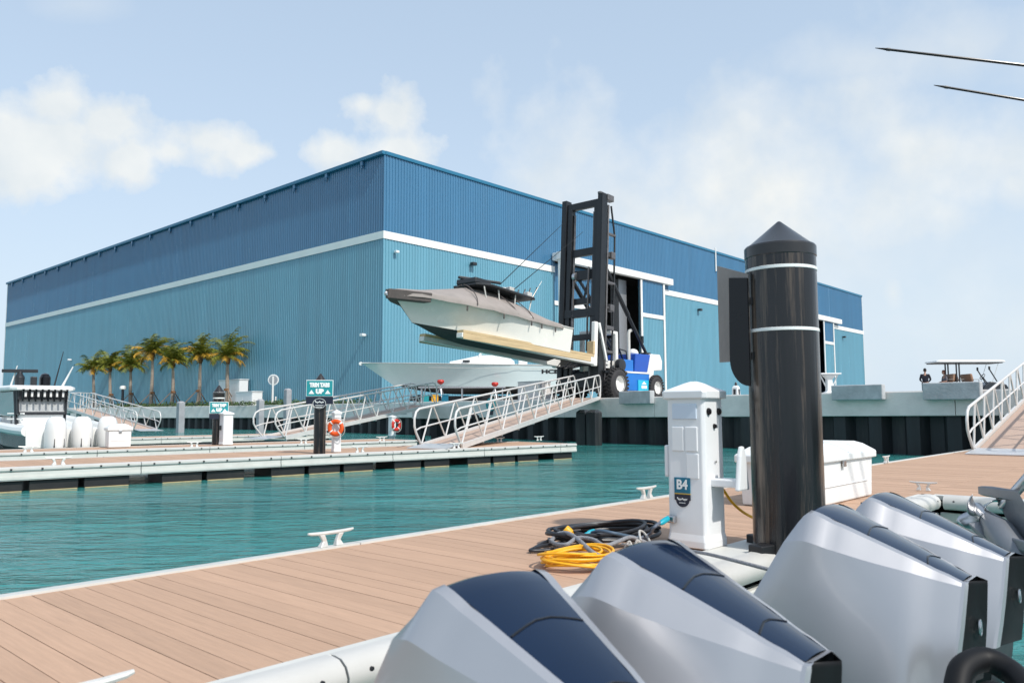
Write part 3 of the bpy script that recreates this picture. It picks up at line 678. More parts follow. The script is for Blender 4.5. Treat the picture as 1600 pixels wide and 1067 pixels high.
# ---------------------------------------------------------------- gangways
def gangway(label, p0, p1, wid, npan, h=1.06, plate=True, name='gangway', flip=False):
    p0 = Vector(p0); p1 = Vector(p1); d = p1 - p0; Ln = d.length
    yaw = math.atan2(d.y, d.x); pit = math.asin(d.z / Ln)
    o = thing(name, label, 'gangway', p0, rot=(0, -pit, yaw), group='gangways')
    mb = MB(); mb.span((0, -wid / 2 + .06, -.03), (Ln, wid / 2 - .06, 0))
    mb.build('tread_deck', m_board_x, o)
    for sd_ in (-1, 1):
        y = sd_ * wid / 2; mb = MB()
        r = .034; st = Ln / npan
        mb.bar((0, y, .0), (Ln, y, .0), .07, .15)
        a = .26
        top = [(-.05 - .0, y, .05), (-.32, y, .42), (-.40, y, .60), (-.38, y, .82), (-.26, y, h - .07), (-.06, y, h)] + [(st * k, y, h) for k in range(1, npan)] + [(Ln - .08, y, h), (Ln + .10, y, h - .06), (Ln + .20, y, h - .24), (Ln + .18, y, h - .48), (Ln + .06, y, .06)]
        mb.tube(top, r, 8)
        mb.tube([(-.30, y, .48)] + [(st * k, y, .52) for k in range(0, npan + 1)] + [(Ln + .17, y, .52)], .024, 6)
        for k in range(npan):
            x0 = st * k; x1 = st * (k + 1); xm = (x0 + x1) / 2
            mb.tube([(x0 + .02, y, .07), (xm - .04, y, h)], .026, 6); mb.tube([(xm + .04, y, h), (x1 - .02, y, .07)], .026, 6)
        mb.build('side_rail', m_aluw, o, smooth=True)
    mb = MB()
    for k in range(npan + 1): mb.bar((st * k * .98 + .05, -wid / 2, -.10), (st * k * .98 + .05, wid / 2, -.10), .05, .06)
    mb.build('cross_beams', m_alu, o)
    if plate:
        mb = MB(); M = Matrix.Rotation(pit, 4, 'Y'); L3 = .95
        vs_ = [(-L3, -wid / 2 + .02, -.02), (-L3, wid / 2 - .02, -.02), (.12, wid / 2 - .02, .065), (.12, -wid / 2 + .02, .065)]
        up_ = [Vector(v) for v in vs_]; lo_ = [v - Vector((0, 0, .02)) for v in up_]
        mb.loft([[M @ v for v in lo_], [M @ v for v in up_]]); mb.build('toe_plate', m_alu, o)
    return o
m_board_x = mat('gangway_decking', (.47, .34, .27), .75, var=.10, scale=6, stretch=(1, 8, 1), bump=.2)
g0 = onA(690, .95, .05); e_ = edge_at(0)[0]
gangway('white truss gangway from the middle dock up to the sea wall below the blue machine', g0, at(917, 37.8, LAND + .03), 1.25, 10)
gangway('white truss gangway behind the black lettered post rising to the right', at(428, 30.6, .06), at(664, 38.0, 1.34), 1.25, 9)
gangway('white truss gangway behind the boat at far left, sloping down to the right', at(226, 45.0, .06), at(122, 52, 1.30), 1.3, 7)
# landing that carries the far left one
lnd = at(113, 52.5, 0)
o = thing('gangway_landing', 'pale railed landing behind the white outboards at the top of the far left gangway', 'landing', (lnd.x, lnd.y, 0), R(42.2 + 90 - 90)); mb = MB(); mb.box((0, 0, 1.15), (1.9, 1.9, .25)); mb.build('platform', m_conc, o)
for x, y in ((-.8, -.8), (.8, -.8), (-.8, .8), (.8, .8)):
    mb = MB(); mb.box((x, y, -.99), (.22, .22, 4.02)); mb.build('leg', m_conc2, o)
for (a, b) in (((-.93, -.93), (.93, -.93)), ((-.93, .93), (-.93, -.93)), ((-.93, .93), (.93, .93))):
    mb = MB(); mb.tube([(a[0], a[1], 1.28), (a[0], a[1], 2.33), (b[0], b[1], 2.33), (b[0], b[1], 1.28)], .03, 6)
    for k in range(1, 5): mb.tube([(a[0] + (b[0] - a[0]) * k / 5, a[1] + (b[1] - a[1]) * k / 5, 1.28), (a[0] + (b[0] - a[0]) * k / 5, a[1] + (b[1] - a[1]) * k / 5, 2.33)], .022, 6)
    mb.build('railing', m_aluw, o)
lnd = at(690, 39.1, 0)
o = thing('gangway_landing', 'pale concrete landing at the head of the gangway behind the lettered post', 'landing', (lnd.x, lnd.y, 0), R(15)); mb = MB(); mb.box((0, 0, 1.0), (2.0, 2.2, .62)); mb.build('platform', m_conc, o, bevel=.03)
for x, y in ((-.7, -.8), (.7, -.8), (-.7, .8), (.7, .8)):
    mb = MB(); mb.box((x, y, -1.15), (.35, .35, 3.66)); mb.build('leg', m_sheet, o)
gp = P(1522, 704, .05); q0 = gp + Vector((0, -.62, 0))
gangway('white truss gangway at the right edge climbing from the near dock to the sea wall', q0, (q0.x + 8.4, q0.y, LAND + .05), 1.24, 8)
# ---------------------------------------------------------------- piles with signs
def swirl(mb, w, h, y=-.004, th=.006, seed=1):     # a flowing written line, too small to read
    rnd = random.Random(seed); pts = []
    for i in range(60):
        t = i / 59; pts.append((-w / 2 + w * t, y, h * (.35 * sin(t * 38) + .2 * sin(t * 13 + 1)) * (1.5 if t < .12 else 1)))
    mb.tube(pts, th, 5)
def near_pile():
    c = at(1233, 5.86, 0); c.z = 0
    o = thing('mooring_pile', 'tall glossy black mooring pile with conical cap and two white bands, in the foreground', 'mooring pile', c)
    rd = .252; H = 2.245
    mb = MB(); mb.lathe([(rd, -3.2), (rd, 1.0), (rd, 2.14)], 48); mb.build('shaft', m_pile, o, smooth=True)
    mb = MB(); mb.lathe([(rd + .001, 2.128), (rd + .005, 2.132), (rd + .005, 2.205), (rd - .004, 2.218), (rd - .024, 2.226), (.018, 2.404), (.010, 2.410), (0.001, 2.412)], 48); mb.build('cone_cap', m_pilecap, o, smooth=True, angle=30)
    for z in (2.022, 1.572):
        mb = MB(); mb.lathe([(rd + .001, z), (rd + .004, z + .002), (rd + .004, z + .022), (rd + .001, z + .024)], 48); mb.build('white_band', m_letter, o, smooth=True)
    for k, a in enumerate((1.2, 2.9, 4.6)):
        mb = MB(); mb.box((cos(a) * (rd + .05), sin(a) * (rd + .05), .02), (.16, .12, .10), Matrix.Rotation(a, 3, 'Z'))
        mb.build('pile_guide', m_black, o, bevel=.01)
    return o, c
m_pilecap = mat('black_cap_plastic', (.016, .015, .016), .28, var=.4, scale=3, coat=.2, dirt_or_sheen=.25, dirt_or_sheen_col=(.08, .065, .055))
npile, NPC = near_pile()
# sign seen from behind: panel plus shield, carried on two straps
sgn = thing('pile_sign', 'dark sign panel with a rounded shield below, seen from behind beside the foreground pile', 'sign', NPC)
dR_ = -RGT                                         # leftwards from the pile
yaw_ = R(50)
dv = (dR_ * cos(yaw_) + FWD * sin(yaw_)).normalized(); nv = Vector((-dv.y, dv.x, 0))
off = dR_ * .262 - FWD * .08
def sp(u, z, t): return off + dv * u + nv * t + Vector((0, 0, z))
def plate(mb, poly, t0, t1):
    n_ = len(poly); mb.add([sp(u, z, t0) for u, z in poly] + [sp(u, z, t1) for u, z in poly], [tuple(range(n_)), tuple(range(2 * n_ - 1, n_ - 1, -1))] + [(i, n_ + i, n_ + (i + 1) % n_, (i + 1) % n_) for i in range(n_)])
mb = MB(); plate(mb, [(.0, 2.00), (.27, 2.10), (.27, 1.365), (.0, 1.365)], -.006, .006)
m_signback = mat('sign_back_metal', (.25, .215, .20), .35, metal=.25, var=.35, scale=2.5, stretch=(1, 1, .4), dirt_or_sheen=.3, dirt_or_sheen_col=(.03, .028, .03))
mb.build('panel', m_signback, sgn)
sh = [(.0, 1.97), (.155, 1.99), (.165, 1.45)] + [(.165 * cos(a), 1.38 - .20 * sin(a)) for a in [R(x) for x in range(0, 91, 10)]]
mb = MB(); plate(mb, sh, .010, .024); mb.build('shield', m_blackgl, sgn)
for z in (1.80, 1.40):
    mb = MB(); mb.bar(sp(.0, z, 0), Vector((0, 0, z)) + (sp(0, z, 0) - Vector((0, 0, z))) * .75, .03, .05); mb.build('bracket', m_black, sgn)

def far_pile(name, label, p, r, ztop, face, sign_label, sw, sh_, sz, bands=(), shield=True):
    o = thing(name, label, 'mooring pile', p, 0, 'far lettered piles')
    mb = MB(); mb.lathe([(r, -3.3), (r, ztop - r * 1.7)], 28); mb.build('shaft', m_pile, o, smooth=True)
    mb = MB(); z = ztop - r * 1.7; mb.lathe([(r * 1.04, z - .1), (r * 1.07, z - .09), (r * 1.07, z + .05), (r, z + .07), (.02, ztop), (.001, ztop + .005)], 28); mb.build('cone_cap', m_pilecap, o, smooth=True, angle=30)
    for b in bands:
        mb = MB(); mb.lathe([(r + .003, b - .02), (r + .008, b - .018), (r + .008, b + .018), (r + .003, b + .02)], 28); mb.build('white_band', m_letter, o)
    s = thing('trim_tabs_sign', sign_label, 'sign', p + Vector((0, 0, sz)) + Vector((cos(face - pi / 2), sin(face - pi / 2), 0)) * (r + .05), face, 'trim tab signs')
    mb = MB(); mb.span((-sw / 2, 0, -sh_ / 2), (sw / 2, .03, sh_ / 2)); mb.build('panel', m_letter, s, bevel=.006)
    mb = MB(); mb.span((-sw / 2 + .014, -.006, -sh_ / 2 + .014), (sw / 2 - .014, -.002, sh_ / 2 - .014)); mb.build('teal_face', m_teal, s)
    Mx = Matrix.Rotation(pi / 2, 4, 'X')
    text_mesh('top_lettering', 'TRIM TABS', sh_ * .33, m_letter, s, Matrix.Translation((0, -.012, sh_ * .19)) @ Mx, off=.012, squeeze=sw * .80 / (sh_ * .33 * 5.3))
    text_mesh('lower_lettering', 'UP', sh_ * .36, m_letter, s, Matrix.Translation((0, -.012, -sh_ * .20)) @ Mx, off=.014)
    for sx in (-1, 1):
        mb = MB(); cx = sx * sw * .30; zz = -sh_ * .22
        mb.add([(cx - .07, -.012, zz - .05), (cx + .07, -.012, zz - .05), (cx + .035, -.012, zz), (cx, -.012, zz + .05), (cx - .035, -.012, zz)], [(0, 1, 2, 3, 4)])
        mb.build('chevron_mark', m_letter, s)
    mb = MB(); mb.span((-sw / 2, .004, -sh_ / 2 - sh_ * .46), (sw / 2, .03, -sh_ / 2 - .004)); mb.build('navy_panel', m_signnavy, s)
    if shield:
        mb = MB(); cz = -sh_ / 2 - sh_ * .42; mb.lathe([(.001, -.012), (sw * .25, -.012), (sw * .25, .004), (.001, .004)], 28, (0, -.01, cz), Matrix.Diagonal((1, 1, .78)).to_3x3() @ Mx.to_3x3()); mb.build('name_shield', m_signnavy, s)
        mb = MB()
        ring = [(sw * .235 * cos(a), -.026, cz + sw * .235 * .78 * sin(a)) for a in [2 * pi * k / 32 for k in range(32)]]
        mb.tube(ring, .005, 5, closed=True); mb.build('shield_rim', m_letter, s)
        mb = MB(); mb.M = Matrix.Translation((0, -.024, cz + .03)); swirl(mb, sw * .32, .05, th=.006); mb.build('written_name', m_letter, s)
        mb = MB()
        for zz, ww in ((-.045, .30), (-.085, .22)): mb.box((0, -.024, cz + zz), (sw * ww, .006, .012))
        mb.build('small_lines', m_letter, s)
    return o, s
pA = onA(500, .50, 0); DA = (pA - EYE).dot(FWD); za = lambda py, px=500, D=DA: 1 + (643.5 - (px - 800) * .0035 - py) * D / 1249
rA = 9.2 / 1249 * DA
faceA = R(42.2 - 90 + 8)
far_pile('mooring_pile', 'black pile with a conical cap standing on the middle dock left of the orange ring', pA, rA, za(584), faceA, 'TRIM TABS UP sign with round name shield, by the bright orange ring', 41 / 1249 * DA, 25.5 / 1249 * DA, za(607))
pB = on_dock(B0, B1, 341, 1.35, 0); DB = (pB - EYE).dot(FWD); zb_ = lambda py, px=341, D=DB: 1 + (643.5 - (px - 800) * .0035 - py) * D / 1249
far_pile('mooring_pile', 'black pile with two white bands behind the small white pedestal, below the palms', pB, 8.3 / 1249 * DB, zb_(602), R(42.2 - 90 + 25), 'TRIM TABS UP sign partly hidden by the small white pedestal', 28 / 1249 * DB, 18 / 1249 * DB, zb_(637), bands=(zb_(614), zb_(622)), shield=False)

# ---------------------------------------------------------------- power pedestals
def pedestal(name, label, p, rotz, sc=1.0, detail=True):
    o = thing(name, label, 'power pedestal', p, rotz)
    w_, d_, H = .165, .155, 1.13                   # half sizes: front faces -X, side faces -Y
    mb = MB(); mb.loft([[Vector((x * d_ * k, y * w_ * k, z)) for x, y in ((-1, -.86), (-.86, -1), (.86, -1), (1, -.86), (1, .86), (.86, 1), (-.86, 1), (-1, .86))] for z, k in ((0, 1.06), (.05, 1.06), (.10, 1.0), (H, .985))])
    mb.build('body', m_pedestal, o, bevel=.008)
    mb = MB(); oct8 = ((-1, -.86), (-.86, -1), (.86, -1), (1, -.86), (1, .86), (.86, 1), (-.86, 1), (-1, .86))
    mb.loft([[Vector((x * d_ * k, y * w_ * k, z)) for x, y in oct8] for z, k in ((H - .03, 1.06), (H - .025, 1.16), (H + .022, 1.18), (H + .032, 1.14), (H + .095, .30), (H + .105, .12))]); mb.build('cap', m_pedestal, o, bevel=.006)
    if detail:
        mb = MB(); mb.box((-d_ - .002, .0, 1.005), (.012, .21, .115)); mb.build('display_window', m_label, o, bevel=.006)
        for y in (.062, -.055):
            mb = MB(); mb.box((-d_ + .000, y, .80), (.014, .105, .185)); mb.build('socket_lid', m_pedestal, o, bevel=.008)
        mb = MB(); mb.box((-d_ + .001, -.06, .60), (.012, .105, .185)); mb.build('socket_lid', m_pedestal, o, bevel=.008)
        mb = MB(); mb.box((-d_ * .4, w_ + .014, .63), (.16, .03, .24)); mb.build('side_box', m_pedestal, o, bevel=.01)
        mb = MB(); mb.box((-d_ - .003, .03, .455), (.008, .135, .115)); mb.build('upper_label', m_tealblue, o)
        mb = MB(); mb.box((-d_ - .0035, .03, .393), (.009, .135, .008)); mb.build('gold_line', m_gold, o)
        pts = [(-.0675, .389), (-.0675, .345), (-.055, .345)] + [(-.055 + .055 * (1 - cos(a)), .345 - .050 * sin(a)) for a in [R(x) for x in range(15, 180, 15)]] + [(.055, .345), (.0675, .345), (.0675, .389)]
        mb = MB(); mb.add([(-d_ - .007, .03 - y, z) for y, z in pts] + [(-d_ + .0, .03 - y, z) for y, z in pts], [tuple(range(len(pts)))[::-1]] + [(i, i + 1, len(pts) + i + 1, len(pts) + i) for i in range(len(pts) - 1)]); mb.build('lower_label', m_signnavy, o)
        Mx = Matrix.Translation((-d_ - .010, .03, .458)) @ Matrix.Rotation(-pi / 2, 4, 'Z') @ Matrix.Rotation(pi / 2, 4, 'X')
        text_mesh('berth_number', 'B4', .098, m_letter, o, Mx, off=.003, ext=.001, squeeze=.92)
        mb = MB(); mb.M = Matrix.Translation((-d_ - .010, .03, .352)) @ Matrix.Rotation(-pi / 2, 4, 'Z'); swirl(mb, .085, .016, y=0, th=.0018); mb.build('written_name', m_letter, o)
        mb = MB(); mb.box((-d_ - .0085, .03, .326), (.003, .05, .004)); mb.build('small_line', m_letter, o)
        for x, z in ((-.085, 1.005), (.075, 1.005), (.0, .895)):
            mb = MB(); k = .022 if z > .95 else .015
            mb.lathe([(k * 1.25, -.004), (k * 1.25, .006), (k, .008), (k, .016), (k * .6, .020)], 18, (x, -w_ - .001, z), Matrix.Rotation(pi / 2, 3, 'X')); mb.build('push_button', m_blackgl, o, smooth=True)
        mb = MB(); mb.lathe([(.008, 0), (.008, .012)], 10, (.0, -w_, .63), Matrix.Rotation(pi / 2, 3, 'X')); mb.build('lock', m_steel, o)
        # hose hanger on the right: two arms and an upright tongue
        mb = MB(); mb.span((-.07, -w_ - .20, .45), (.07, -w_ + .01, .51)); mb.build('hanger_arm', m_pedestal, o, bevel=.012)
        mb = MB()
        tri = [(-.095, .43), (.095, .43), (.05, .68), (.02, .75), (-.02, .75), (-.05, .68)]
        mb.add([(x, -w_ - .20, z) for x, z in tri] + [(x * .92, -w_ - .235, z) for x, z in tri], [tuple(range(6)), tuple(range(11, 5, -1))] + [(i, 6 + i, 6 + (i + 1) % 6, (i + 1) % 6) for i in range(6)]); mb.build('hanger_tongue', m_pedestal, o, bevel=.012)
        mb = MB(); mb.box((-d_ - .02, .12, .20), (.045, .07, .055)); mb.build('water_tap', m_steel, o, bevel=.01)
    o.scale = (sc,) * 3
    return o
PED = at(1089, 6.05, 0); PED.z = .008
ped = pedestal('power_pedestal', 'white power pedestal lettered B4 in the foreground with hoses at its foot', PED, R(0), 1.03); ped.scale = (.97, .97, .985)
o = pedestal('power_pedestal', 'white pedestal carrying the bright orange ring on the middle dock', onA(526, .75, .014), R(-15), 1.42, detail=False)
o.scale = (.60, .60, za(641, 526) / 1.235)
pq = on_dock(B0, B1, 354, 1.0, .014)
o = pedestal('power_pedestal', 'small white pedestal in front of the banded black pile below the palms', pq, R(-5), 1.2, detail=False)
o.scale = (1.02, 1.02, zb_(643.0) / 1.235)
mb = MB(); mb.box((-.17, .05, .62), (.03, .14, .17)); mb.build('dark_socket', m_dark, o, bevel=.02)
pq = at(612, 33.5, .014)
o = pedestal('power_pedestal', 'white pedestal by the sea wall with the small red ring on its right', pq, R(0), 1.2, detail=False); o.scale = (.75, .75, .70)
mb = MB(); mb.box((0, 0, -.4), (.25, .25, .8)); mb.build('plinth', m_conc2, o)

def life_ring(label, c, R_, r_, face, name='life_ring'):
    o = thing(name, label, 'life ring', c, face, 'life rings'); mb = MB(); n, k = 48, 14; vs_ = []; fs_ = []
    M = Matrix.Diagonal((1, .55, 1)).to_3x3()
    for i in range(n):
        a = 2 * pi * i / n
        for j in range(k):
            b = 2 * pi * j / k; q = R_ + r_ * cos(b); vs_.append(Vector((q * cos(a), r_ * .75 * sin(b), q * sin(a) * 1.0)))
    for i in range(n):
        for j in range(k): fs_.append((i * k + j, i * k + (j + 1) % k, ((i + 1) % n) * k + (j + 1) % k, ((i + 1) % n) * k + j))
    mb.add(vs_, fs_); mb.build('ring', m_orange if 'bright' in label else m_red, o, smooth=True)
    for a0 in (R(40), R(130), R(220), R(310)):
        mb = MB(); mb.k = 0; rr_ = []
        for i in range(4):
            a = a0 + R(-5 + 10 * i / 3)
            rr_.append([Vector(((R_ + (r_ + .008) * cos(2 * pi * j / 12)) * cos(a), (r_ + .010) * .76 * sin(2 * pi * j / 12), (R_ + (r_ + .008) * cos(2 * pi * j / 12)) * sin(a))) for j in range(12)])
        mb.loft(rr_); mb.build('white_strap', m_letter, o, smooth=True)
    mb = MB(); mb.tube([((R_ + r_ + .02 + .03 * abs(sin(2 * a))) * cos(a), -.02, (R_ + r_ + .02 + .03 * abs(sin(2 * a))) * sin(a)) for a in [2 * pi * i / 40 for i in range(40)]], .010, 5, closed=True); mb.build('grab_rope', m_rope2, o)
    return o
cR = onA(527.5, .75, za(668.5, 527)) - Vector((sin(R(42.2 - 8)) * 0, 0, 0)); cR = cR - (FWD * .20)
life_ring('bright orange life ring with white straps on the white pedestal of the middle dock', cR, 10.0 / 1249 * DA, 3.6 / 1249 * DA, R(42.2 - 90 - 6))
cR = at(618.5, 33.1, 1 + (644.2 - 664) * 33.1 / 1249); life_ring('small red life ring beside the white pedestal by the sea wall', cR, 7.0 / 1249 * 33, 2.6 / 1249 * 33, R(42.2 - 90 + 50))

# ---------------------------------------------------------------- dock boxes
def dock_box(label, c, L_, W_, H_, rz=0):
    o = thing('dock_box', label, 'dock box', c, rz); mb = MB()
    mb.loft([[Vector((x * L_ / 2 * k, y * W_ / 2 * k, z)) for x, y in ((-1, -1), (1, -1), (1, 1), (-1, 1))] for z, k in ((0, .955), (.05, .96), (H_ - .16, .985))]); mb.build('body', m_white2, o, bevel=.02, seg=3)
    mb = MB(); mb.loft([[Vector((x * (L_ / 2 + a), y * (W_ / 2 + a), z)) for x, y in ((-1, -1), (1, -1), (1, 1), (-1, 1))] for z, a in ((H_ - .19, .012), (H_ - .185, .03), (H_ - .11, .03), (H_ - .10, .015), (H_ - .03, -.08), (H_, -.16))]); mb.build('lid', m_white2, o, bevel=.012, seg=3)
    mb = MB(); mb.box((0, -W_ / 2 - .02, H_ - .22), (.08, .02, .07)); mb.build('latch', m_steel, o, bevel=.005)
    mb = MB(); mb.box((0, -W_ / 2 * .97 - .004, H_ * .30), (L_ * .8, .012, .012)); mb.build('moulded_rib', m_white2, o, bevel=.004)
    return o
DBP = PY(1371, 752, 3.22)
dock_box('white fibreglass dock box behind the foreground black pile on the near dock', (DBP.x - 1.02, 3.62, .004), 2.0, .74, .64)
pq = on_dock(B0, B1, 186, 1.55, .014); DQ = (pq - EYE).dot(FWD)
dock_box('white dock box standing right of the three white outboards on the second far dock', pq, .62, .50, 36 / 1249 * DQ, R(-10))
# ---------------------------------------------------------------- boats
def hull_sections(Lk, rake, B, fb_s, fb_b, chine_s, chine_b, dead, n=22, flare=.0, fine=2.3, tmax=.40):
    S = []
    for i in range(n + 1):
        t = i / n
        f = 1.0 if t < tmax else max(0.0, 1 - ((t - tmax) / (1 - tmax)) ** fine)
        f = max(f, .012)
        sb = B / 2 * (f ** .72) * (1 - .06 * (1 - t) * (t < .3))
        cb = B / 2 * .86 * (max(0, 1 - (max(0, t - tmax * .7) / (1 - tmax * .7)) ** 1.8))
        cb = max(cb, .010)
        sz = fb_s + (fb_b - fb_s) * t ** 1.6
        cz = chine_s + (chine_b - chine_s) * t ** 2.6
        kz = 0 if t < .62 else (chine_b * .97) * ((t - .62) / .38) ** 2.1
        if kz > cz - .02: kz = cz - .02
        S.append((t, sb, sz, cb, cz, kz))
    return S
def hull(o, Lk, rake, B, fb_s, fb_b, chine_s, chine_b, m_side, m_bot, name='hull', deck=True, m_deck=None, boot=0.0, fine=2.3, tmax=.40):
    S = hull_sections(Lk, rake, B, fb_s, fb_b, chine_s, chine_b, 0, fine=fine, tmax=tmax)
    K = 7
    side = MB(); bot = MB(); sh = []
    for sg in (-1, 1):
        rings = []; br = []
        for t, sb, sz, cb, cz, kz in S:
            xk = Lk * t; xs = (Lk + rake) * t
            rg = []
            for k in range(K):
                u = k / (K - 1); uu = u ** 1.0
                fl = u ** (1 + 1.1 * t)
                y = cb + (sb - cb) * fl; z = cz + (sz - cz) * u
                x = xk + (xs - xk) * (u * (1 - boot) + boot * u)
                rg.append(Vector((x, sg * y, z)))
            rings.append(rg)
            br.append([Vector((xk - (Lk * .02) * t, sg * .004, kz)), Vector((xk - Lk * .01 * t, sg * cb * .5, kz + (cz - kz) * .46)), Vector((xk, sg * (cb - .01), cz - .012)), Vector((xk, sg * cb, cz))])
            sh.append((xs, sb, sz))
        side.loft(rings, caps=False, closed=False); bot.loft(br, caps=False, closed=False)
        # rub rail
    st = [S[0]]
    t, sb, sz, cb, cz, kz = S[0]
    side.add([(0, -sb, sz), (0, sb, sz), (0, cb, cz), (0, -cb, cz)], [(0, 1, 2, 3)])
    bot.add([(0, -cb, cz), (0, cb, cz), (0, 0, kz)], [(0, 1, 2)])
    a = side.build(name, m_side, o, smooth=True, angle=40); b = bot.build('bottom', m_bot, o, smooth=True, angle=30)
    sheer = [((Lk + rake) * s_[0], s_[1], s_[2]) for s_ in S]
    if deck:
        mb = MB(); L_ = [Vector((x, -b_, z - .06)) for x, b_, z in sheer]; Rr = [Vector((x, b_, z - .06)) for x, b_, z in sheer]
        mb.loft([[l, (l + r_) / 2 + Vector((0, 0, .05 if m_deck else 0)), r_] for l, r_ in zip(L_, Rr)], caps=False, closed=False); mb.build('deck', m_deck or m_white, o, smooth=True)
    for sg in (-1, 1):
        mb = MB(); mb.tube([(x, sg * (b_ + .012), z - .02) for x, b_, z in sheer], .03, 6); mb.build('rub_rail', m_steelw, o, smooth=True)
    return sheer, S
m_steelw = mat('pale_rub_rail', (.62, .60, .56), .4, metal=.2, var=.1)

# ---- boat on the forks (bow towards -X, tipped up a little)
BX, BY, BZ = 29.45, 24.4, 3.36
lb = thing('lifted_boat', 'white centre console boat under a taupe cover held high on the forks', 'boat', (BX, BY, BZ + .06), rot=(0, R(4.4), pi))
lb.rotation_euler = (0, R(-4.4), pi)
sheer, SS = hull(lb, 8.6, 1.25, 3.15, 1.50, 1.62, .36, .52, m_hull, m_bottom, deck=False)
def shv(t):
    x = t * (len(sheer) - 1); i = min(int(x), len(sheer) - 2); f = x - i
    return tuple(sheer[i][k] + (sheer[i + 1][k] - sheer[i][k]) * f for k in range(3))
cov = MB(); rings = []
prof = [(0.04, .05), (.10, .30), (.2, .66), (.28, .92), (.34, 1.04), (.42, 1.08), (.50, 1.08), (.56, 1.02), (.62, .84), (.70, .66), (.78, .44), (.86, .27), (.93, .16), (.985, .06)]
for t, hgt in prof:
    x, b, z = shv(t); rg = []
    US = [-1.0] + [-1 + 2 * q / 14 for q in range(15)] + [1.0]
    for k in range(17):
        u = US[k]; e = abs(u); skirt = k in (0, 16)
        y = u * (b + .075); drape = hgt * (1 - e ** 1.35) * (1 - .18 * (1 - e) * sin(pi * e))
        wr = .035 * sin(k * 2.1 + t * 37) * (e < .97) * min(1, hgt * 2)
        zz = z + .04 + drape + wr - (.22 + .05 * sin(t * 40 + u)) * skirt
        rg.append(Vector((x + .05 * sin(k * 1.3), y + (.02 if skirt else 0) * (1 if u > 0 else -1), zz)))
    rings.append(rg)
cov.loft(rings, caps=True, closed=False); c_ = cov.build('boat_cover', m_tarp, lb, smooth=True, sub=1, angle=60)
for t in (.36, .46, .60):
    x, b, z = shv(t)
    for sg in (1, -1):
        pts = []
        for k in range(9):
            e = k / 8; hgt = 1.18 if t < .58 else 1.0
            pts.append((x + (.55 * (e ** 2) if t > .5 else -.5 * e ** 2), sg * (b * e + .07), z + hgt * (1 - e ** 1.35) + .05 - .12 * (e > .95)))
        mb = MB(); mb.tube(pts, .022, 6); mb.build('cover_seam', m_tarpd, lb, smooth=True)
for t in (.14, .24, .32, .50, .70):
    x, b, z = shv(t)
    mb = MB(); mb.box((x, b + .06, z - .30), (.06, .05, .22)); mb.build('hanging_weight', m_tarpd, lb, bevel=.015)
# dark bow flap and anchor roller
mb = MB(); xb, bb, zb2 = shv(.955); xe, be, ze = shv(1.0)
mb.loft([[Vector((x, s_ * y, z)) for s_, y, z in ((-1, y0, z0 - .38), (-1, y0 + .05, z0), (1, y0 + .05, z0), (1, y0, z0 - .38))] for x, y0, z0 in ((shv(.86)[0], shv(.86)[1] + .05, shv(.86)[2] + .06), (xb, bb + .06, zb2 + .03), (xe + .02, .10, ze + .04), (xe + .12, .07, ze + .02))]); mb.build('bow_flap', m_tarpd, lb, bevel=.03)
mb = MB(); mb.lathe([(.07, -.06), (.09, -.05), (.09, .05), (.07, .06)], 14, (xe + .14, 0, ze - .17), Matrix.Rotation(pi / 2, 3, 'X')); mb.box((xe + .0, 0, ze - .14), (.4, .09, .07)); mb.build('anchor_roller', m_steel, lb, bevel=.01)
# hardtop, radar, outriggers
xt = 4.05; zt_ = 2.50
mb = MB(); mb.loft([[Vector((xt + x * 1.75 * k, y * 1.15 * k, zt_ + z + .05 * x)) for x, y in ((-1, -.9), (-.9, -1), (.7, -1), (1, -.6), (1, .6), (.7, 1), (-.9, 1), (-1, .9))] for z, k in ((0, .96), (.02, 1), (.09, 1), (.13, .9))]); mb.build('hardtop', m_dark, lb, bevel=.01)
for x in (-1.6, -.5, .6, 1.5):
    for y in (-.95, .95):
        mb = MB(); mb.tube([(xt + x, y, zt_), (xt + x * .82, y * 1.05, 1.55)], .03, 6); mb.build('top_leg', m_steelw, lb)
mb = MB(); mb.box((xt + 1.2, 0, zt_ + .30), (1.0, 1.2, .26)); mb.build('electronics_box', m_dark, lb, bevel=.06)
mb = MB(); mb.box((xt + .85, 0, zt_ + .42), (.22, .3, .12)); mb.box((xt + .85, 0, zt_ + .50), (.14, 2.0, .12), Matrix.Rotation(R(66), 3, 'Z')); mb.build('radar_bar', m_dark, lb, bevel=.03)
mb = MB(); mb.lathe([(.10, 0), (.24, .04), (.26, .14), (.2, .22), (.05, .25)], 16, (xt - .4, .3, zt_ + .13)); mb.build('radar_dome', m_steelw, lb, smooth=True)
mb = MB(); mb.box((xt - 1.35, -.5, zt_ + .25), (.4, .34, .26), Matrix.Rotation(R(20), 3, 'Y')); mb.build('folded_flag', mat('faded_flag_cloth', (.55, .30, .33), .9, var=.5, scale=9), lb, bevel=.03)
for k, x in enumerate((-1.5, -1.1, -.3, .4)):
    mb = MB(); mb.box((xt + x, (-.8 if k % 2 else .8), zt_ + .20), (.32, .28, .22)); mb.build('deck_gear', m_dark if k % 2 else m_steelw, lb, bevel=.04)
for k in range(6):
    mb = MB(); mb.tube([(xt - 1.75, -.9 + k * .36, zt_ + .1), (xt - 1.95 - .05 * (k % 2), -.9 + k * .36, zt_ + .62)], .03, 6); mb.build('rod_holder', m_dark, lb)
for y, x0, e in ((1.1, .7, (-2.0, 1.75, 2.95)), (1.05, -.3, (-2.35, 1.9, 2.9))):
    mb = MB(); p0 = Vector((xt + x0, y, zt_ + .2)); mb.tube([p0, p0 + Vector(e)], .022, 6, r1=.010); mb.build('outrigger', m_dark, lb)
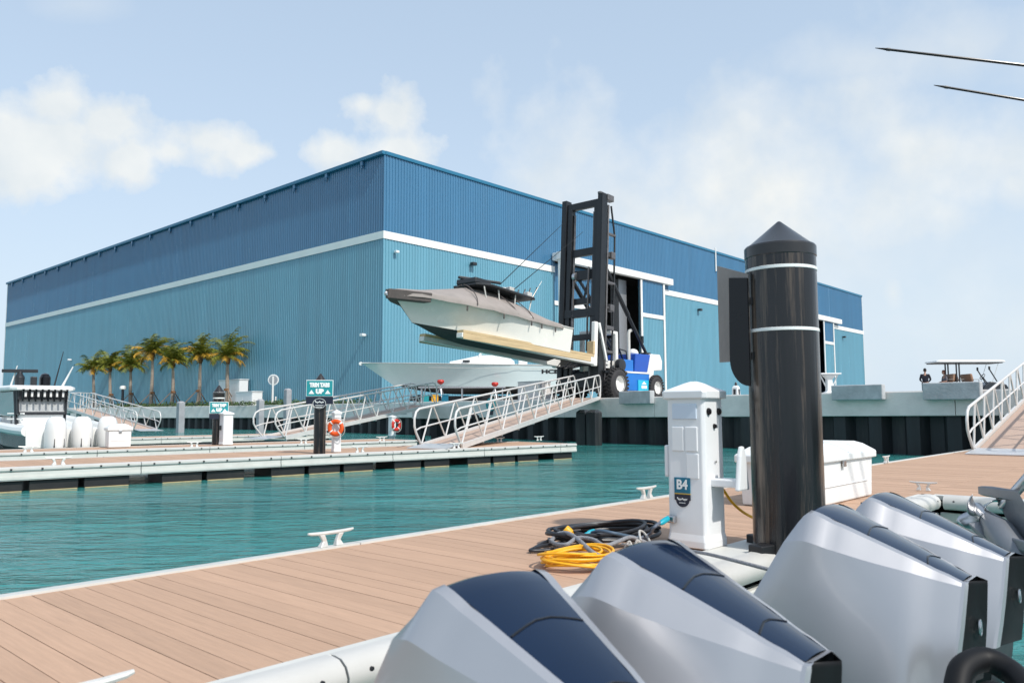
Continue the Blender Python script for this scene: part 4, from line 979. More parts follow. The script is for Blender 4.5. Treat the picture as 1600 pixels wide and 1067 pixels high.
mb = MB(); mb.tube([(xt - 1.7, .9, zt_ + .1), (xt - 2.2, 1.0, zt_ + .95)], .02, 6, r1=.008); mb.build('whip_antenna', m_steelw, lb)
# covered outboards on the transom
m_tarp2 = mat('mauve_canvas', (.22, .18, .19), .9, var=.15, bump=.3)
for y in (-.42, .42):
    mb = MB(); mb.loft([[Vector((-.50 + x * .34 * k + (z - 1) * -.25, y + yy * .26 * k, z)) for x, yy in ((-1, -.8), (-.8, -1), (.8, -1), (1, -.8), (1, .8), (.8, 1), (-.8, 1), (-1, .8))] for z, k in ((.65, .8), (.8, 1), (1.25, 1), (1.5, .85), (1.58, .5))]); mb.build('outboard_cover', m_tarp2, lb, bevel=.05)
    mb = MB(); mb.box((-.35, y, .45), (.34, .2, .7)); mb.build('outboard_bracket', m_dark, lb, bevel=.03)

# ---- long pale boat standing on the yard
bow = at(566, 57.0, 0); D2 = 57
wb = thing('boat_on_stands', 'long pale seafoam centre console boat with black bottom standing on jack stands', 'boat', (0, 0, 0))
LB = 15.0
wb.location = at(563, D2, 0) + RGT * (LB + .55) ; wb.location.z = 2.25
wb.rotation_euler = (0, 0, math.atan2(-RGT.y, -RGT.x) + R(1))
sheer2, S2_ = hull(wb, 13.2, 2.3, 4.2, 1.98, 2.26, .48, .66, m_hullblue, m_bottom, m_deck=m_white, fine=2.6, tmax=.36)
mb = MB(); mb.loft([[Vector((x, y, z)) for y, z in ((-w_, z0), (-w_ * .8, z1), (w_ * .8, z1), (w_, z0))] for x, w_, z0, z1 in ((4.6, 1.0, 1.9, 2.3), (5.2, 1.0, 1.9, 2.75), (7.0, .95, 2.0, 2.75), (8.2, .75, 2.1, 2.5), (9.2, .5, 2.15, 2.32))]); mb.build('console', m_white, wb, bevel=.04)
mb = MB(); mb.box((8.0, .80, 2.32), (.5, .06, .14)); mb.build('console_port', m_dark, wb)
for sg in (-1, 1):
    mb = MB(); mb.tube([(7.1, sg * .8, 2.7), (6.6, sg * .72, 3.62), (5.3, sg * .72, 3.66)], .05, 6); mb.tube([(6.6, sg * .72, 3.62), (5.9, sg * .8, 2.7)], .05, 6); mb.build('windshield_frame', m_white, wb)
mb = MB(); mb.add([(7.05, -.7, 2.75), (7.05, .7, 2.75), (6.62, .64, 3.55), (6.62, -.64, 3.55)], [(0, 1, 2, 3)])
m_clear2 = glass('pale_green_screen', (.35, .62, .58), .05, .45)
mb.build('windshield', m_clear2, wb, solid=.01)
mb = MB(); mb.add([(6.9, .80, 2.78), (6.05, .80, 2.78), (6.5, .76, 3.5), (6.6, .74, 3.5)], [(0, 1, 2, 3)]); mb.build('side_screen', m_clear2, wb, solid=.01)
for x, h_ in ((4.0, .95), (2.2, 1.0)):
    mb = MB(); mb.box((x, 0, 2.2), (.6, 2.0, .6)); mb.box((x - .28, 0, 2.2 + h_ * .5), (.16, 2.0, h_)); mb.build('helm_seat', m_white2, wb, bevel=.08)
    mb = MB(); mb.tube([(x - .3, .95, 2.4), (x - .3, .95, 3.4), (x - .3, -.95, 3.4), (x - .3, -.95, 2.4)], .04, 6); mb.build('seat_frame', m_steelw, wb)
mb = MB(); mb.tube([(4.6, .2, 2.8), (4.45, .2, 2.9)], .03, 6); mb.tube([(4.45, .2 + .2 * cos(a), 2.95 + .2 * sin(a)) for a in [2 * pi * k / 16 for k in range(16)]], .02, 6, closed=True); mb.build('steering_wheel', m_dark, wb)
mb = MB(); mb.lathe([(.10, -.12), (.13, -.1), (.13, .1), (.1, .12)], 12, (15.55, 0, 2.20), Matrix.Rotation(pi / 2, 3, 'X')); mb.box((15.2, 0, 2.24), (.7, .22, .10)); mb.build('bow_roller', m_white, wb, bevel=.02)
text_mesh('hull_lettering', 'HCB', .36, m_dark, wb, Matrix.Translation((2.15, 1.932, 1.50)) @ Matrix.Rotation(pi, 4, 'Z') @ Matrix.Rotation(pi / 2 + .155, 4, 'X') @ Matrix.Shear('XY', 4, (0.0, 0.0)), off=.02, squeeze=1.7)
mb = MB(); mb.tube([(x, b_ + .03, z - .30) for i, (x, b_, z) in enumerate(sheer2[:16])], .014, 5); mb.build('pinstripe', m_steelw, wb)
for y in (-.9, 0, .9):
    mb = MB(); mb.loft([[Vector((-.45 + x * .42 * k, y + yy * .30 * k, z)) for x, yy in ((-1, -.7), (-.7, -1), (.7, -1), (1, -.7), (1, .7), (.7, 1), (-.7, 1), (-1, .7))] for z, k in ((1.2, .8), (1.5, 1), (2.2, 1), (2.5, .8))]); mb.build('outboard', m_white, wb, bevel=.05)
def jack(label, p, h_):
    o = thing('jack_stand', label, 'jack stand', p, 0, 'jack stands under the pale boat')
    mb = MB()
    for a in (0, 2.1, 4.2): mb.tube([(.5 * cos(a), .5 * sin(a), 0), (.05 * cos(a), .05 * sin(a), h_ * .72)], .035, 6)
    mb.build('tripod', m_galv, o)
    mb = MB(); mb.tube([(0, 0, h_ * .5), (0, 0, h_ - .1)], .045, 8); mb.build('screw_post', m_galv, o)
    mb = MB(); mb.lathe([(.10, h_ - .16), (.22, h_ - .05), (.25, h_ + .03), (.22, h_ + .12), (.15, h_ + .15)], 12); mb.build('red_pad', m_red, o, smooth=True)
    return o
jack('red topped jack stand under the pale boat, at the left near its bow', at(688, 54.0, LAND), 1.42)
jack('red topped jack stand under the pale boat, at its middle behind the gangway rail', at(773, 54.2, LAND), 1.25)
mb = MB(); o = thing('boat_trailer', 'dark steel trailer beam lying under the pale boat', 'trailer', (0, 0, 0)); a_ = at(640, 56.8, LAND + .35); b_ = at(900, 57.0, LAND + .35); mb.bar(a_, b_, .5, .35); mb.build('main_beam', m_mast, o)
for px in (660, 760, 860):
    mb = MB(); p = at(px, 56.8, LAND + .45); mb.box((p.x, p.y, LAND + .45), (.5, 2.6, .3), Matrix.Rotation(math.atan2(RGT.y, RGT.x), 3, 'Z')); mb.build('bunk', m_mast, o); mb = MB(); mb.lathe([(.14, -.12), (.31, -.1), (.31, .1), (.14, .12)], 18, Vector((p.x, p.y, LAND + .29)) - FWD * 1.1, (FWD).to_track_quat('Z', 'Y').to_matrix()); mb.build('wheel', m_tyre, o)

# ---- moored boat with three white outboards at the far left
sb_p = on_dock(B0, B1, 121, 2.3 + 1.05, 0); DS = (sb_p - EYE).dot(FWD)
mbt = thing('moored_boat', 'white centre console boat with hardtop and three white outboards moored at far left', 'boat', (sb_p.x, sb_p.y, WATER - .56), R(88))
m_darkhull = mat('dark_hull_side', (.03, .022, .022), .25, var=.3)  # dark tone over the hull sides below the white gunwale
# bow along +Y of the place; local +X = bow
sh3, S3 = hull(mbt, 8.0, 1.5, 2.9, 1.55, 2.25, .98, 1.40, m_darkhull, m_bottom, m_deck=m_white2)
mb = MB(); mb.add([(-.012, -1.36, 1.0), (-.012, 1.36, 1.0), (-.012, 1.38, 1.55), (-.012, -1.38, 1.55)], [(0, 1, 2, 3)]); mb.build('transom_panel', m_white, mbt, solid=.02)
for sg in (-1, 1):
    mb = MB(); mb.tube([(x, sg * (b_ - .02), z - .05) for x, b_, z in sh3], .16, 10); mb.build('gunwale', m_white, mbt, smooth=True)
def bxp(name, a, b, m, bev=.03):
    k = MB(); k.span(a, b); return k.build(name, m, mbt, bevel=bev)
bxp('transom_box', (.10, -1.25, .95), (.75, 1.25, 1.32), m_white)
bxp('leaning_post', (2.1, -.95, 1.05), (2.9, .95, 2.02), m_white, .05)
bxp('rear_bench', (.75, -1.0, 1.1), (1.15, 1.0, 1.55), m_white2, .05)
mb = MB(); mb.loft([[Vector((x, y, z)) for y, z in ((-w_, 1.1), (-w_ * .85, z1), (w_ * .85, z1), (w_, 1.1))] for x, w_, z1 in ((3.5, .9, 2.2), (4.3, .9, 2.25), (5.0, .8, 1.8), (5.6, .6, 1.4))]); mb.build('console', m_white, mbt, bevel=.04)
HT = 2.76
mb = MB(); mb.loft([[Vector((3.55 + x * 1.75 * k, y * 1.42 * k, HT + z - .03 * x * x)) for x, y in ((-1, -.85), (-.85, -1), (.8, -1), (1, -.7), (1, .7), (.8, 1), (-.85, 1), (-1, .85))] for z, k in ((0, .93), (.03, 1), (.11, 1.0), (.17, .9))]); mb.build('hardtop', m_white, mbt, bevel=.015)
for sg in (-1, 1):
    for x0, x1 in ((2.3, 2.1), (4.6, 5.1)):
        mb = MB(); mb.bar((x1, sg * 1.0, 1.15), (x0, sg * 1.12, HT), .12, .10); mb.build('top_leg', m_dark, mbt, bevel=.02)
    mb = MB(); mb.add([(4.95, sg * 1.0, 1.95), (2.35, sg * 1.06, 1.95), (2.4, sg * 1.12, HT - .05), (4.6, sg * 1.1, HT - .05)], [(0, 1, 2, 3)]); mb.build('side_glass', m_gl_teal, mbt, solid=.02)
mb = MB(); mb.add([(5.0, -.95, 1.9), (5.0, .95, 1.9), (4.62, 1.05, HT - .04), (4.62, -1.05, HT - .04)], [(0, 1, 2, 3)]); mb.build('windshield', m_gl_teal, mbt, solid=.02)
mb = MB(); mb.add([(2.08, -.98, 2.03), (2.08, .98, 2.03), (2.18, 1.02, 2.46), (2.18, -1.02, 2.46)], [(0, 1, 2, 3)]); mb.build('clear_curtain', m_vinyl, mbt, solid=.015)
mb = MB()
for a, b in (((2.06, -1.04, 2.0), (2.17, -1.08, HT)), ((2.06, 1.04, 2.0), (2.17, 1.08, HT)), ((2.06, -1.0, 2.02), (2.06, 1.0, 2.02))): mb.bar(a, b, .09, .09)
mb.build('curtain_frame', m_dark, mbt)
mb = MB(); mb.span((2.0, -1.08, 2.46), (2.1, 1.08, HT - .01)); mb.build('dark_valance', m_dark, mbt)
for k in range(8):
    y = -.95 + k * .27; mb = MB(); mb.tube([(1.86, y, 2.40), (1.80, y, HT + .02)], .045, 8); mb.build('rod_holder', m_blackgl, mbt, smooth=True)
for k in range(7):
    mb = MB(); mb.box((1.93, -.82 + k * .27, 2.62), (.05, .09, .16)); mb.build('pale_lure', m_white2, mbt)
mb = MB(); mb.lathe([(.12, 0), (.20, .02), (.22, .3), (.12, .42), (.10, .5)], 14, (3.6, .45, HT + .15)); mb.box((3.6, .45, HT + .66), (.16, 1.5, .11), Matrix.Rotation(R(-20), 3, 'Z')); mb.build('radar_bar', m_dark, mbt, bevel=.02)
mb = MB(); mb.lathe([(.2, 0), (.25, .06), (.25, .3), (.16, .42), (.03, .46)], 16, (3.5, -.65, HT + .15)); mb.build('satellite_dome', m_blackgl, mbt, smooth=True)
mb = MB(); mb.box((3.4, -.1, HT + .3), (.2, .25, .35)); mb.build('loudhailer', m_dark, mbt, bevel=.03)
bz = HT + .12
mbt_m = Matrix.Translation(mbt.location) @ Matrix.Rotation(mbt.rotation_euler.z, 4, 'Z')
def bp2(px, py, dd=2.0):
    Dk = DS + dd; v = at(px, Dk, 1 + (646 - py) * Dk / 1249); return mbt_m.inverted() @ v
for name, a, b, r0, m_ in (('antenna', (12, 617), (27, 571), .03, m_white), ('antenna', (91, 615), (114, 573), .035, m_white), ('fishing_rod', (82, 613), (99, 549), .02, m_dark)):
    mb = MB(); mb.tube([bp2(*a), bp2(*b)], r0 * 1.4, 6, r1=r0 * .5); mb.build(name, m_, mbt)
mb = MB(); mb.tube([bp2(82, 617), bp2(83, 608)], .05, 8); mb.build('rod_grip', m_ltan, mbt)
for k in range(4):
    mb = MB(); mb.tube([(1.9, .95 - .0, 1.5 + k * .17), (2.5, 1.25, 1.5 + k * .17)], .028, 6); mb.build('ladder_rung', m_white, mbt)
def white_outboard():
    o = []
    mb = MB(); pr = ((.66, .80), (.78, .95), (1.0, 1.0), (1.35, 1.0), (1.60, .92), (1.74, .74), (1.80, .45))
    mb.loft([[Vector((-.50 + x * .40 * k, yy * .285 * k, z)) for x, yy in [(cos(a) * (1.0 + .12 * cos(2 * a)), sin(a)) for a in [2 * pi * j / 20 for j in range(20)]]] for z, k in pr]); c = mb.build('cowl', m_white, None, smooth=True, angle=60)
    mb = MB(); mb.box((-.56, 0, .40), (.42, .30, .62)); mb.box((-.62, 0, -.15), (.30, .12, .7)); l = mb.build('midsection', m_white2, c, bevel=.05)
    for sg in (-1, 1):
        mb = MB(); mb.loft([[Vector((-.885 + .03 * k, sg * (.085 + .065 * x), 1.02 + .15 * z)) for x, z in ((-.8, -.9), (.9, -.7), (.75, .9), (-.6, .8))] for k in (0, 2)]); mb.build('vent', m_blackgl, c)
    mb = MB(); mb.box((-.83, 0, 1.10), (.02, .10, .05)); mb.build('badge', m_dark, c)
    mb = MB(); mb.box((-.80, 0, 1.66), (.02, .09, .04)); mb.build('top_badge', m_dark, c)
    mb = MB(); mb.box((-.14, 0, .55), (.34, .24, .7)); mb.build('bracket', m_dark, c, bevel=.03)
    return c
ob = white_outboard(); ob.name = 'outboard'; ob.parent = mbt
s_ob = 1.0
for k, y in enumerate((.72, 0, -.72)):
    c = ob if k == 0 else copy_tree(ob, mbt)
    c.location = (.02, y, .12)
for ch in list(mbt.children):
    if ch.name.split('.')[0] in ('leaning_post', 'console', 'hardtop', 'top_leg', 'side_glass', 'windshield', 'clear_curtain', 'curtain_frame', 'dark_valance', 'rod_holder', 'pale_lure', 'radar_bar', 'satellite_dome', 'loudhailer'):
        ch.scale.y = .66; ch.location.y = .40
bxp('swim_step', (-.12, -1.3, .78), (.12, 1.3, .9), m_white)
# ---------------------------------------------------------------- boat-handling forklift
FL = Vector((33.0, 24.4, LAND))
fk = thing('boat_forklift', 'tall blue and white boat forklift with black mast holding a boat up', 'forklift', FL)
TILT = Matrix.Translation((-1.1, 0, 0)) @ Matrix.Rotation(R(3.6), 4, 'Y')
def tm(): k = MB(); k.M = TILT; return k
for sy in (-1, 1):
    k = tm(); y = sy * 1.16
    k.span((-.22, y - .15, .35), (.22, y - .09, 10.42)); k.span((-.22, y - .09, .35), (-.16, y + .15, 10.42)); k.span((.16, y - .09, .35), (.22, y + .15, 10.42)); k.span((-.06, y - .08, .35), (.06, y + .08, 10.3)); k.build('outer_rail', m_mast, fk, bevel=.015)
    k = tm(); y = sy * .84; k.span((-.15, y - .16, .6), (.15, y + .10, 9.9)); k.build('inner_rail', m_mast, fk, bevel=.015)
    k = tm(); y = sy * .62; k.tube([(.05, y, .5), (.05, y, 5.2)], .10, 10); k.tube([(.05, y, 5.2), (.05, y, 9.6)], .06, 10); k.build('lift_cylinder', m_mastgrey, fk, smooth=True)
    k = tm(); k.bar((-.12, sy * .48, 2.4), (-.12, sy * .48, 6.7), .05, .10); k.build('lift_chain', m_mastgrey, fk)
for z, h_, x in ((10.02, .36, 0), (7.55, .38, .1), (6.35, .5, .1), (5.0, .3, .1), (4.35, .42, -.05), (2.0, .4, .1), (1.0, .6, .1)):
    k = tm(); k.span((x - .12, -1.0, z - h_ / 2), (x + .12, 1.0, z + h_ / 2)); k.build('cross_member', m_mast, fk, bevel=.02)
k = tm(); k.bar((.12, .35, 6.2), (.12, -.55, 5.0), .12, .12); k.bar((.12, -.35, 6.2), (.12, .0, 5.0), .08, .08); k.build('brace', m_mast, fk)
k = tm(); k.lathe([(.16, -.1), (.22, -.08), (.22, .08), (.16, .1)], 18, (.0, .45, 6.3), Matrix.Rotation(pi / 2, 3, 'X')); k.build('chain_sheave', m_steel, fk, smooth=True)
k = tm(); k.box((.45, -1.2, 10.3), (.55, .32, .32)); k.box((.2, -1.1, 10.46), (.9, .2, .12)); k.build('hose_reel', m_mastgrey, fk, bevel=.03)
# hose ladder on the near rail
k = tm(); k.tube([(.32, -1.30, .8), (.32, -1.30, 9.9)], .06, 6); k.build('hose_guide', m_mastgrey, fk)
k = tm(); k.tube([(.85, -1.30, 1.0), (.95, -1.30, 5.5), (.92, -1.3, 8.4), (.55, -1.3, 9.9)], .055, 6); k.build('hose_guide', m_mast, fk)
for z in (2.4, 3.6, 4.6, 5.9, 7.3, 8.4):
    k = tm(); k.box((.62, -1.3, z), (.62, .16, .20 if z in (3.6, 7.3) else .12)); k.build('hose_clamp', m_mastgrey, fk, bevel=.02)
for z in (4.6, 7.3):
    k = tm(); k.box((.62, -1.36, z), (.34, .26, .36)); k.build('guide_block', m_mastgrey, fk, bevel=.04)
# carriage and forks, tipped like the mast
CZ = 1.72
k = tm()
for sy in (-1, 1):
    k.k = 0; k.span((-.62, sy * 1.22 - .12, CZ - .15), (-.34, sy * 1.22 + .12, CZ + 2.05))
k.build('carriage_upright', [m_trimwhite], fk, bevel=.05)
k = tm(); k.span((-.36, -1.4, CZ - .1), (-.24, 1.4, CZ + .3)); k.span((-.36, -1.4, CZ + 1.2), (-.24, 1.4, CZ + 1.5)); k.build('carriage_plate', m_mast, fk, bevel=.02)
for sy in (-1, 1):
    k = tm(); k.bar((-.34, sy * 1.36, CZ + 2.0), (.35, sy * 1.36, CZ + .2), .10, .12); k.build('carriage_brace', m_trimwhite, fk)
    k = tm(); y = sy * 1.16
    FLn = 9.6
    k.loft([[Vector((x, y + a * .17, z0 + b)) for a, b in ((-1, -hh), (1, -hh), (1, 0), (-1, 0))] for x, z0, hh in ((-.34, CZ + .28, .36), (-2, CZ + .28, .34), (-FLn, CZ + .28, .20))])
    k.build('fork', m_trimwhite, fk, bevel=.02)
    k = tm(); k.span((-FLn + .05, y - .19, CZ + .284), (-.62, y + .19, CZ + .40)); k.span((-FLn + .05, y + sy * .172, CZ + .02), (-.9, y + sy * .20, CZ + .28)); k.build('fork_pad', m_ltan, fk, bevel=.015)
    k = tm(); k.span((-.74, y - .2, CZ + .402), (-.60, y + .2, CZ + 1.05)); k.build('heel_pad', m_ltan, fk, bevel=.02)
k = tm()
for i in range(6): k.tube([(-.3 - .18 * i, .45 * sin(i * 2), CZ + .02), (-.45 - .18 * i, .45 * sin(i * 2) + .1, CZ - .22), (-.2 - .1 * i, .45 * sin(i * 2), CZ - .10)], .04, 6)
k.build('hydraulic_hoses', m_cable, fk)
# chassis
k = MB(); k.span((-1.3, -1.05, .55), (4.0, 1.05, 1.05)); k.build('chassis', m_mast, fk, bevel=.05)
k = MB(); k.loft([[Vector((x, y, z)) for x in (x0, x1) for y in ((-1.32, 1.32) if x == x0 else (1.32, -1.32))] for x0, x1, z in ((.95, 3.25, .45), (.88, 3.35, 1.35))]); k.build('lower_body', m_flblue2, fk, bevel=.03)
k = MB(); k.span((.6, -1.34, 1.36), (3.4, 1.34, 1.44)); k.build('white_stripe', m_trimwhite, fk)
k = MB(); k.span((.75, -1.25, 1.445), (1.95, 1.25, 2.05)); k.build('front_hood', m_flblue2, fk, bevel=.04)
k = MB(); k.loft([[Vector((x, y, z)) for x in (x0, x1) for y in ((-1.28, 1.28) if x == x0 else (1.28, -1.28))] for x0, x1, z in ((2.0, 3.22, 1.445), (2.12, 3.55, 2.40))]); k.build('engine_hood', m_flblue, fk, bevel=.04)
k = MB(); k.prism([(3.22, .55), (3.75, .9), (3.85, 1.55), (4.65, 1.6), (4.7, 2.1), (4.5, 2.45), (3.58, 2.45), (3.25, 1.45)], -1.3, 1.3); k.build('counterweight', m_trimwhite, fk, bevel=.05)
k = MB(); k.span((2.2, -1.36, .42), (3.2, -1.325, 1.02)); k.build('cyan_panel', m_cyan, fk)
k = MB(); k.add([(2.5, -1.372, .80), (2.98, -1.372, .80), (2.74, -1.372, .96)], [(0, 1, 2)]); k.add([(2.48, -1.372, .58), (3.0, -1.372, .58), (3.0, -1.372, .74), (2.48, -1.372, .74)], [(0, 1, 2, 3)]); k.build('white_mark', m_letter, fk)
k = MB(); k.span((-.9, -1.5, 1.28), (1.0, -.2, 1.40)); k.build('mudguard', m_mast, fk)
# cab
for (a, b) in (((.62, -1.05, 1.4), (.62, -1.05, 3.35)), ((.62, .2, 1.4), (.62, .2, 3.35)), ((-.55, -1.05, 1.4), (-.5, -1.05, 3.35)), ((-.55, .2, 1.4), (-.5, .2, 3.35))):
    k = MB(); k.bar(a, b, .22, .22); k.build('cab_post', m_trimwhite, fk, bevel=.05)
k = MB(); k.span((-.65, -1.15, 3.30), (.74, .3, 3.46)); k.build('cab_roof', m_trimwhite, fk, bevel=.05)
k = MB(); k.span((-.55, -1.0, 1.4), (.55, .2, 1.95)); k.build('cab_base', m_trimwhite, fk, bevel=.04)
k = MB(); k.span((-.1, -.75, 1.96), (.4, -.2, 2.2)); k.span((.28, -.75, 2.2), (.42, -.2, 2.75)); k.build('driver_seat', m_dark, fk, bevel=.05)
for z in (1.75, 1.55): k = MB(); k.span((-.7, -1.25, z), (-.1, -1.02, z + .08)); k.build('cab_step', m_trimwhite, fk)
k = MB(); k.lathe([(.12, -.16), (.30, -.14), (.34, 0), (.30, .14), (.12, .16)], 18, (.55, -1.38, 1.72), Matrix.Rotation(pi / 2, 3, 'X')); k.build('air_filter', m_dark, fk, smooth=True)
k = MB(); k.tube([(2.05, -.9, 2.0), (2.05, -.9, 3.45), (2.12, -.9, 3.6), (2.3, -.9, 3.66)], .09, 10); k.build('exhaust_stack', m_steelw, fk, smooth=True)
k = MB(); k.lathe([(.28, 0), (.30, .1), (.22, .25), (.08, .32)], 16, (2.9, -.6, 2.4)); k.build('intake_dome', m_trimwhite, fk, smooth=True)
for pts in ([(.7, -.9, 3.2), (1.4, -.8, 2.5), (1.8, -.7, 2.1)], [(.75, -.6, 3.1), (1.6, -.5, 2.8), (2.0, -.5, 2.2)], [(.7, -1.1, 2.6), (1.5, -1.1, 2.5), (1.6, -1.1, 2.0)]):
    k = MB(); k.tube(pts, .035, 6); k.build('hand_rail', m_mast, fk)
for sy in (-1, 1):
    a = TILT @ Vector((.25, sy * 1.2, 6.7)); b = Vector((3.55, sy * 1.0, 2.5))
    k = MB(); k.tube([a, a.lerp(b, .55)], .12, 8); k.tube([a.lerp(b, .55), b], .085, 8); k.build('mast_strut', m_mast, fk, smooth=True)
    k = MB(); k.box(b + Vector((0, 0, -.05)), (.5, .3, .16)); k.box(a.lerp(b, .86) + Vector((.15, 0, .12)), (.16, .14, .4)); k.build('strut_foot', m_mast, fk, bevel=.03)
def wheel(nm, x, y, r, w_, sy, inner=False):
    pr = [(r * .50, -w_ / 2), (r * .80, -w_ / 2 - .01), (r * .95, -w_ / 2 + .05), (r, -w_ * .3), (r, w_ * .3), (r * .95, w_ / 2 - .05), (r * .80, w_ / 2 + .01), (r * .50, w_ / 2)]
    M = Matrix.Rotation(pi / 2, 3, 'X')
    k = MB(); k.lathe(pr, 40, (x, y, r), M, caps=False); k.lathe([(r * .50, w_ / 2), (r * .50, -w_ / 2)], 40, (x, y, r), M, caps=False)
    n_ = 26
    for i in range(n_):
        a = 2 * pi * i / n_
        for s_ in (-1, 1):
            c = Vector((x + (r + .012) * cos(a + .06 * s_), y + s_ * w_ * .24, r + (r + .012) * sin(a + .06 * s_)))
            k.box(c, (.07, w_ * .48, .10), Matrix.Rotation(-a - .06 * s_, 3, 'Y') @ Matrix.Rotation(R(18) * s_, 3, 'X'))
    t = k.build(nm, m_tyre, fk, smooth=True, angle=25)
    k = MB(); k.lathe([(.02, -w_ * .18), (.14, -w_ * .2), (.16, -w_ * .12), (r * .36, -w_ * .06), (r * .46, -w_ * .30), (r * .53, -w_ / 2 - .02), (r * .53, -w_ * .3), (r * .5, w_ * .3)], 32, (x, y, r), M @ Matrix.Diagonal((1, 1, -sy * -1)) if sy > 0 else M @ Matrix.Diagonal((1, 1, -1))); k.build('rim', m_trimwhite, t, smooth=True, angle=30)
for sy in (-1, 1):
    wheel('front_wheel', 0, sy * 1.50, .76, .50, sy); wheel('front_wheel', 0, sy * .95, .76, .46, sy)
    wheel('rear_wheel', 3.85, sy * 1.30, .64, .42, sy)

# ---------------------------------------------------------------- palms
def frond(mb, base, az, el, L_, droop, wind, leaflets=15, rnd=random):
    d = Vector((cos(az) * cos(el), sin(az) * cos(el), sin(el))); p = Vector(base); n_ = 11; pts = [p.copy()]; ds = [d.copy()]
    for i in range(n_):
        p = p + d * (L_ / n_); pts.append(p.copy()); ds.append(d.copy())
        d = d + Vector((0, 0, -droop * (.25 + i / n_) / n_ * 2.2)) + wind * (.09 + .12 * i / n_); d.normalize()
    mb.tube(pts, [.045 - .038 * i / n_ for i in range(n_ + 1)], 4)
    for i in range(leaflets * 2):
        t = .12 + .88 * (i // 2 + .5) / leaflets; x = t * n_; k = min(int(x), n_ - 1); q = pts[k].lerp(pts[k + 1], x - k); dd = ds[k]
        side = dd.cross(Vector((0, 0, 1)))
        if side.length < .1: side = Vector((sin(az), -cos(az), 0))
        side.normalize(); sg = 1 if i % 2 else -1
        ll = .80 * (1 - .65 * abs(t - .42) ** 1.3) * rnd.uniform(.75, 1.15); wd = .036
        tip = q + (side * sg * .72 + dd * .55 + Vector((0, 0, -.38 - .3 * rnd.random())) + wind * .35).normalized() * ll
        mid = q.lerp(tip, .45) + Vector((0, 0, .06))
        a = dd * wd
        b0 = len(mb.v)
        mb.add([q - a, q + a, mid + a, mid - a, tip], [(0, 1, 2, 3), (3, 2, 4)])
def palm(label, px, D, top_px, top_py, seed, cr=2.3, lean=0):
    rnd = random.Random(seed); b = at(px, D, LAND)
    zt = 1 + (643.5 - (top_px - 800) * .0035 - top_py) * D / 1249; tp = at(top_px, D, zt)
    o = thing('palm_tree', label, 'palm tree', b, 0, 'row of young coconut palms')
    off = tp - b; pts = []; n_ = 16
    for i in range(n_ + 1):
        t = i / n_; pts.append(Vector((off.x * t, off.y * t, off.z * t)) + RGT * (.10 * sin(t * pi * 1.2 + seed)) * (1 - t))
    rr = [(.20 - .075 * t + .10 * max(0, 1 - t * 9)) * (1 + .04 * (i % 2)) for i, t in ((i, i / n_) for i in range(n_ + 1))]
    mb = MB(); mb.tube(pts, rr, 10); mb.build('trunk', m_trunk, o, smooth=True)
    mb = MB(); mb.tube([off * .93 + Vector((0, 0, 0)), off * 1.0, off + Vector((0, 0, .35)), off + Vector((0, 0, .55))], [.15, .24, .20, .08], 9); mb.build('crown_base', m_trunktop, o, smooth=True)
    wind = RGT * (.45 + .25 * sin(seed * 1.7))
    g = MB(); yel = MB(); c = off + Vector((0, 0, .38)); nf = 36
    for i in range(nf):
        az = 2 * pi * (i * .381966) + rnd.uniform(-.2, .2); lv = i / nf
        el = R(84 - 84 * lv + rnd.uniform(-12, 12)); L_ = cr * rnd.uniform(.75, 1.15) * (.72 + .36 * (1 - lv))
        tgt = yel if (lv > .58 and rnd.random() < .42) or rnd.random() < .06 else g
        frond(tgt, c, az, el, L_, rnd.uniform(.75, 1.15), wind, rnd=rnd)
    g.build('crown', m_frond, o, norm=False); yel.build('yellowed_fronds', m_frondy, o, norm=False)
    mb = MB(); 
    for a in (.4, 2.5, 4.6):
        mb.bar((cos(a) * .16, sin(a) * .16, 1.55), (cos(a) * 1.55, sin(a) * 1.55, .0), .07, .07)
    mb.build('support_stakes', m_wood, o)
    mb = MB(); mb.lathe([(.20, 1.42), (.24, 1.43), (.24, 1.63), (.20, 1.64)], 10); mb.build('trunk_wrap', m_trunktop, o)
    return o
def dpal(px, X=37.2): r = ray(px, 640); return (EYE + r * (X / r.x)).dot(FWD)
PL = ((146, 146, 581, 'leftmost palm, low yellowish crown above the far left gangway', 1, 2.35), (172.5, 172, 577, 'second palm from the left, narrow crown between two wider ones', 2, 2.2), (204, 204, 577, 'third palm from the left, with a low drooping crown', 3, 2.3), (237, 238, 557, 'tallest palm, fourth from the left, crown standing above its neighbours', 4, 2.45), (269.5, 270, 571, 'fifth palm from the left, right beside the tallest one', 5, 2.4), (309, 313, 563, 'second palm from the right, trunk leaning a little to the right', 6, 2.3), (353, 356, 564, 'rightmost palm in front of the white cabinets, with a wide windblown crown', 7, 2.6))
for px, tx, ty, lab, sd_, cr in PL: palm(lab, px, dpal(px), tx, ty, sd_, cr * .98)
gc = MB(); rnd = random.Random(5)
y0 = PX(560, 632, 36.5).y; y1 = PX(176, 632, 36.5).y
for i in range(5200):
    yy = rnd.uniform(y0, y1); xx = rnd.uniform(34.9 - 0, 38.4); hh = rnd.random() ** 1.6 * (.34 + .22 * mnoise.noise(Vector((xx * .8, yy * .5, 3))))
    wl = rnd.uniform(.09, .22); a = rnd.uniform(0, 6.28); t = rnd.uniform(.2, 1.2); u = Vector((cos(a), sin(a), t)).normalized(); s_ = Vector((-sin(a), cos(a), rnd.uniform(-.4, .4))) * wl * .45
    p = Vector((xx, yy, LAND + max(0, hh))); gc.add([p, p + u * wl * .5 + s_, p + u * wl, p + u * wl * .5 - s_], [(0, 1, 2, 3)])
tag(gc.build('ground_cover', m_leaf, norm=False), 'low green ground cover planted along the sea wall under the palms', 'ground cover', kind='stuff')

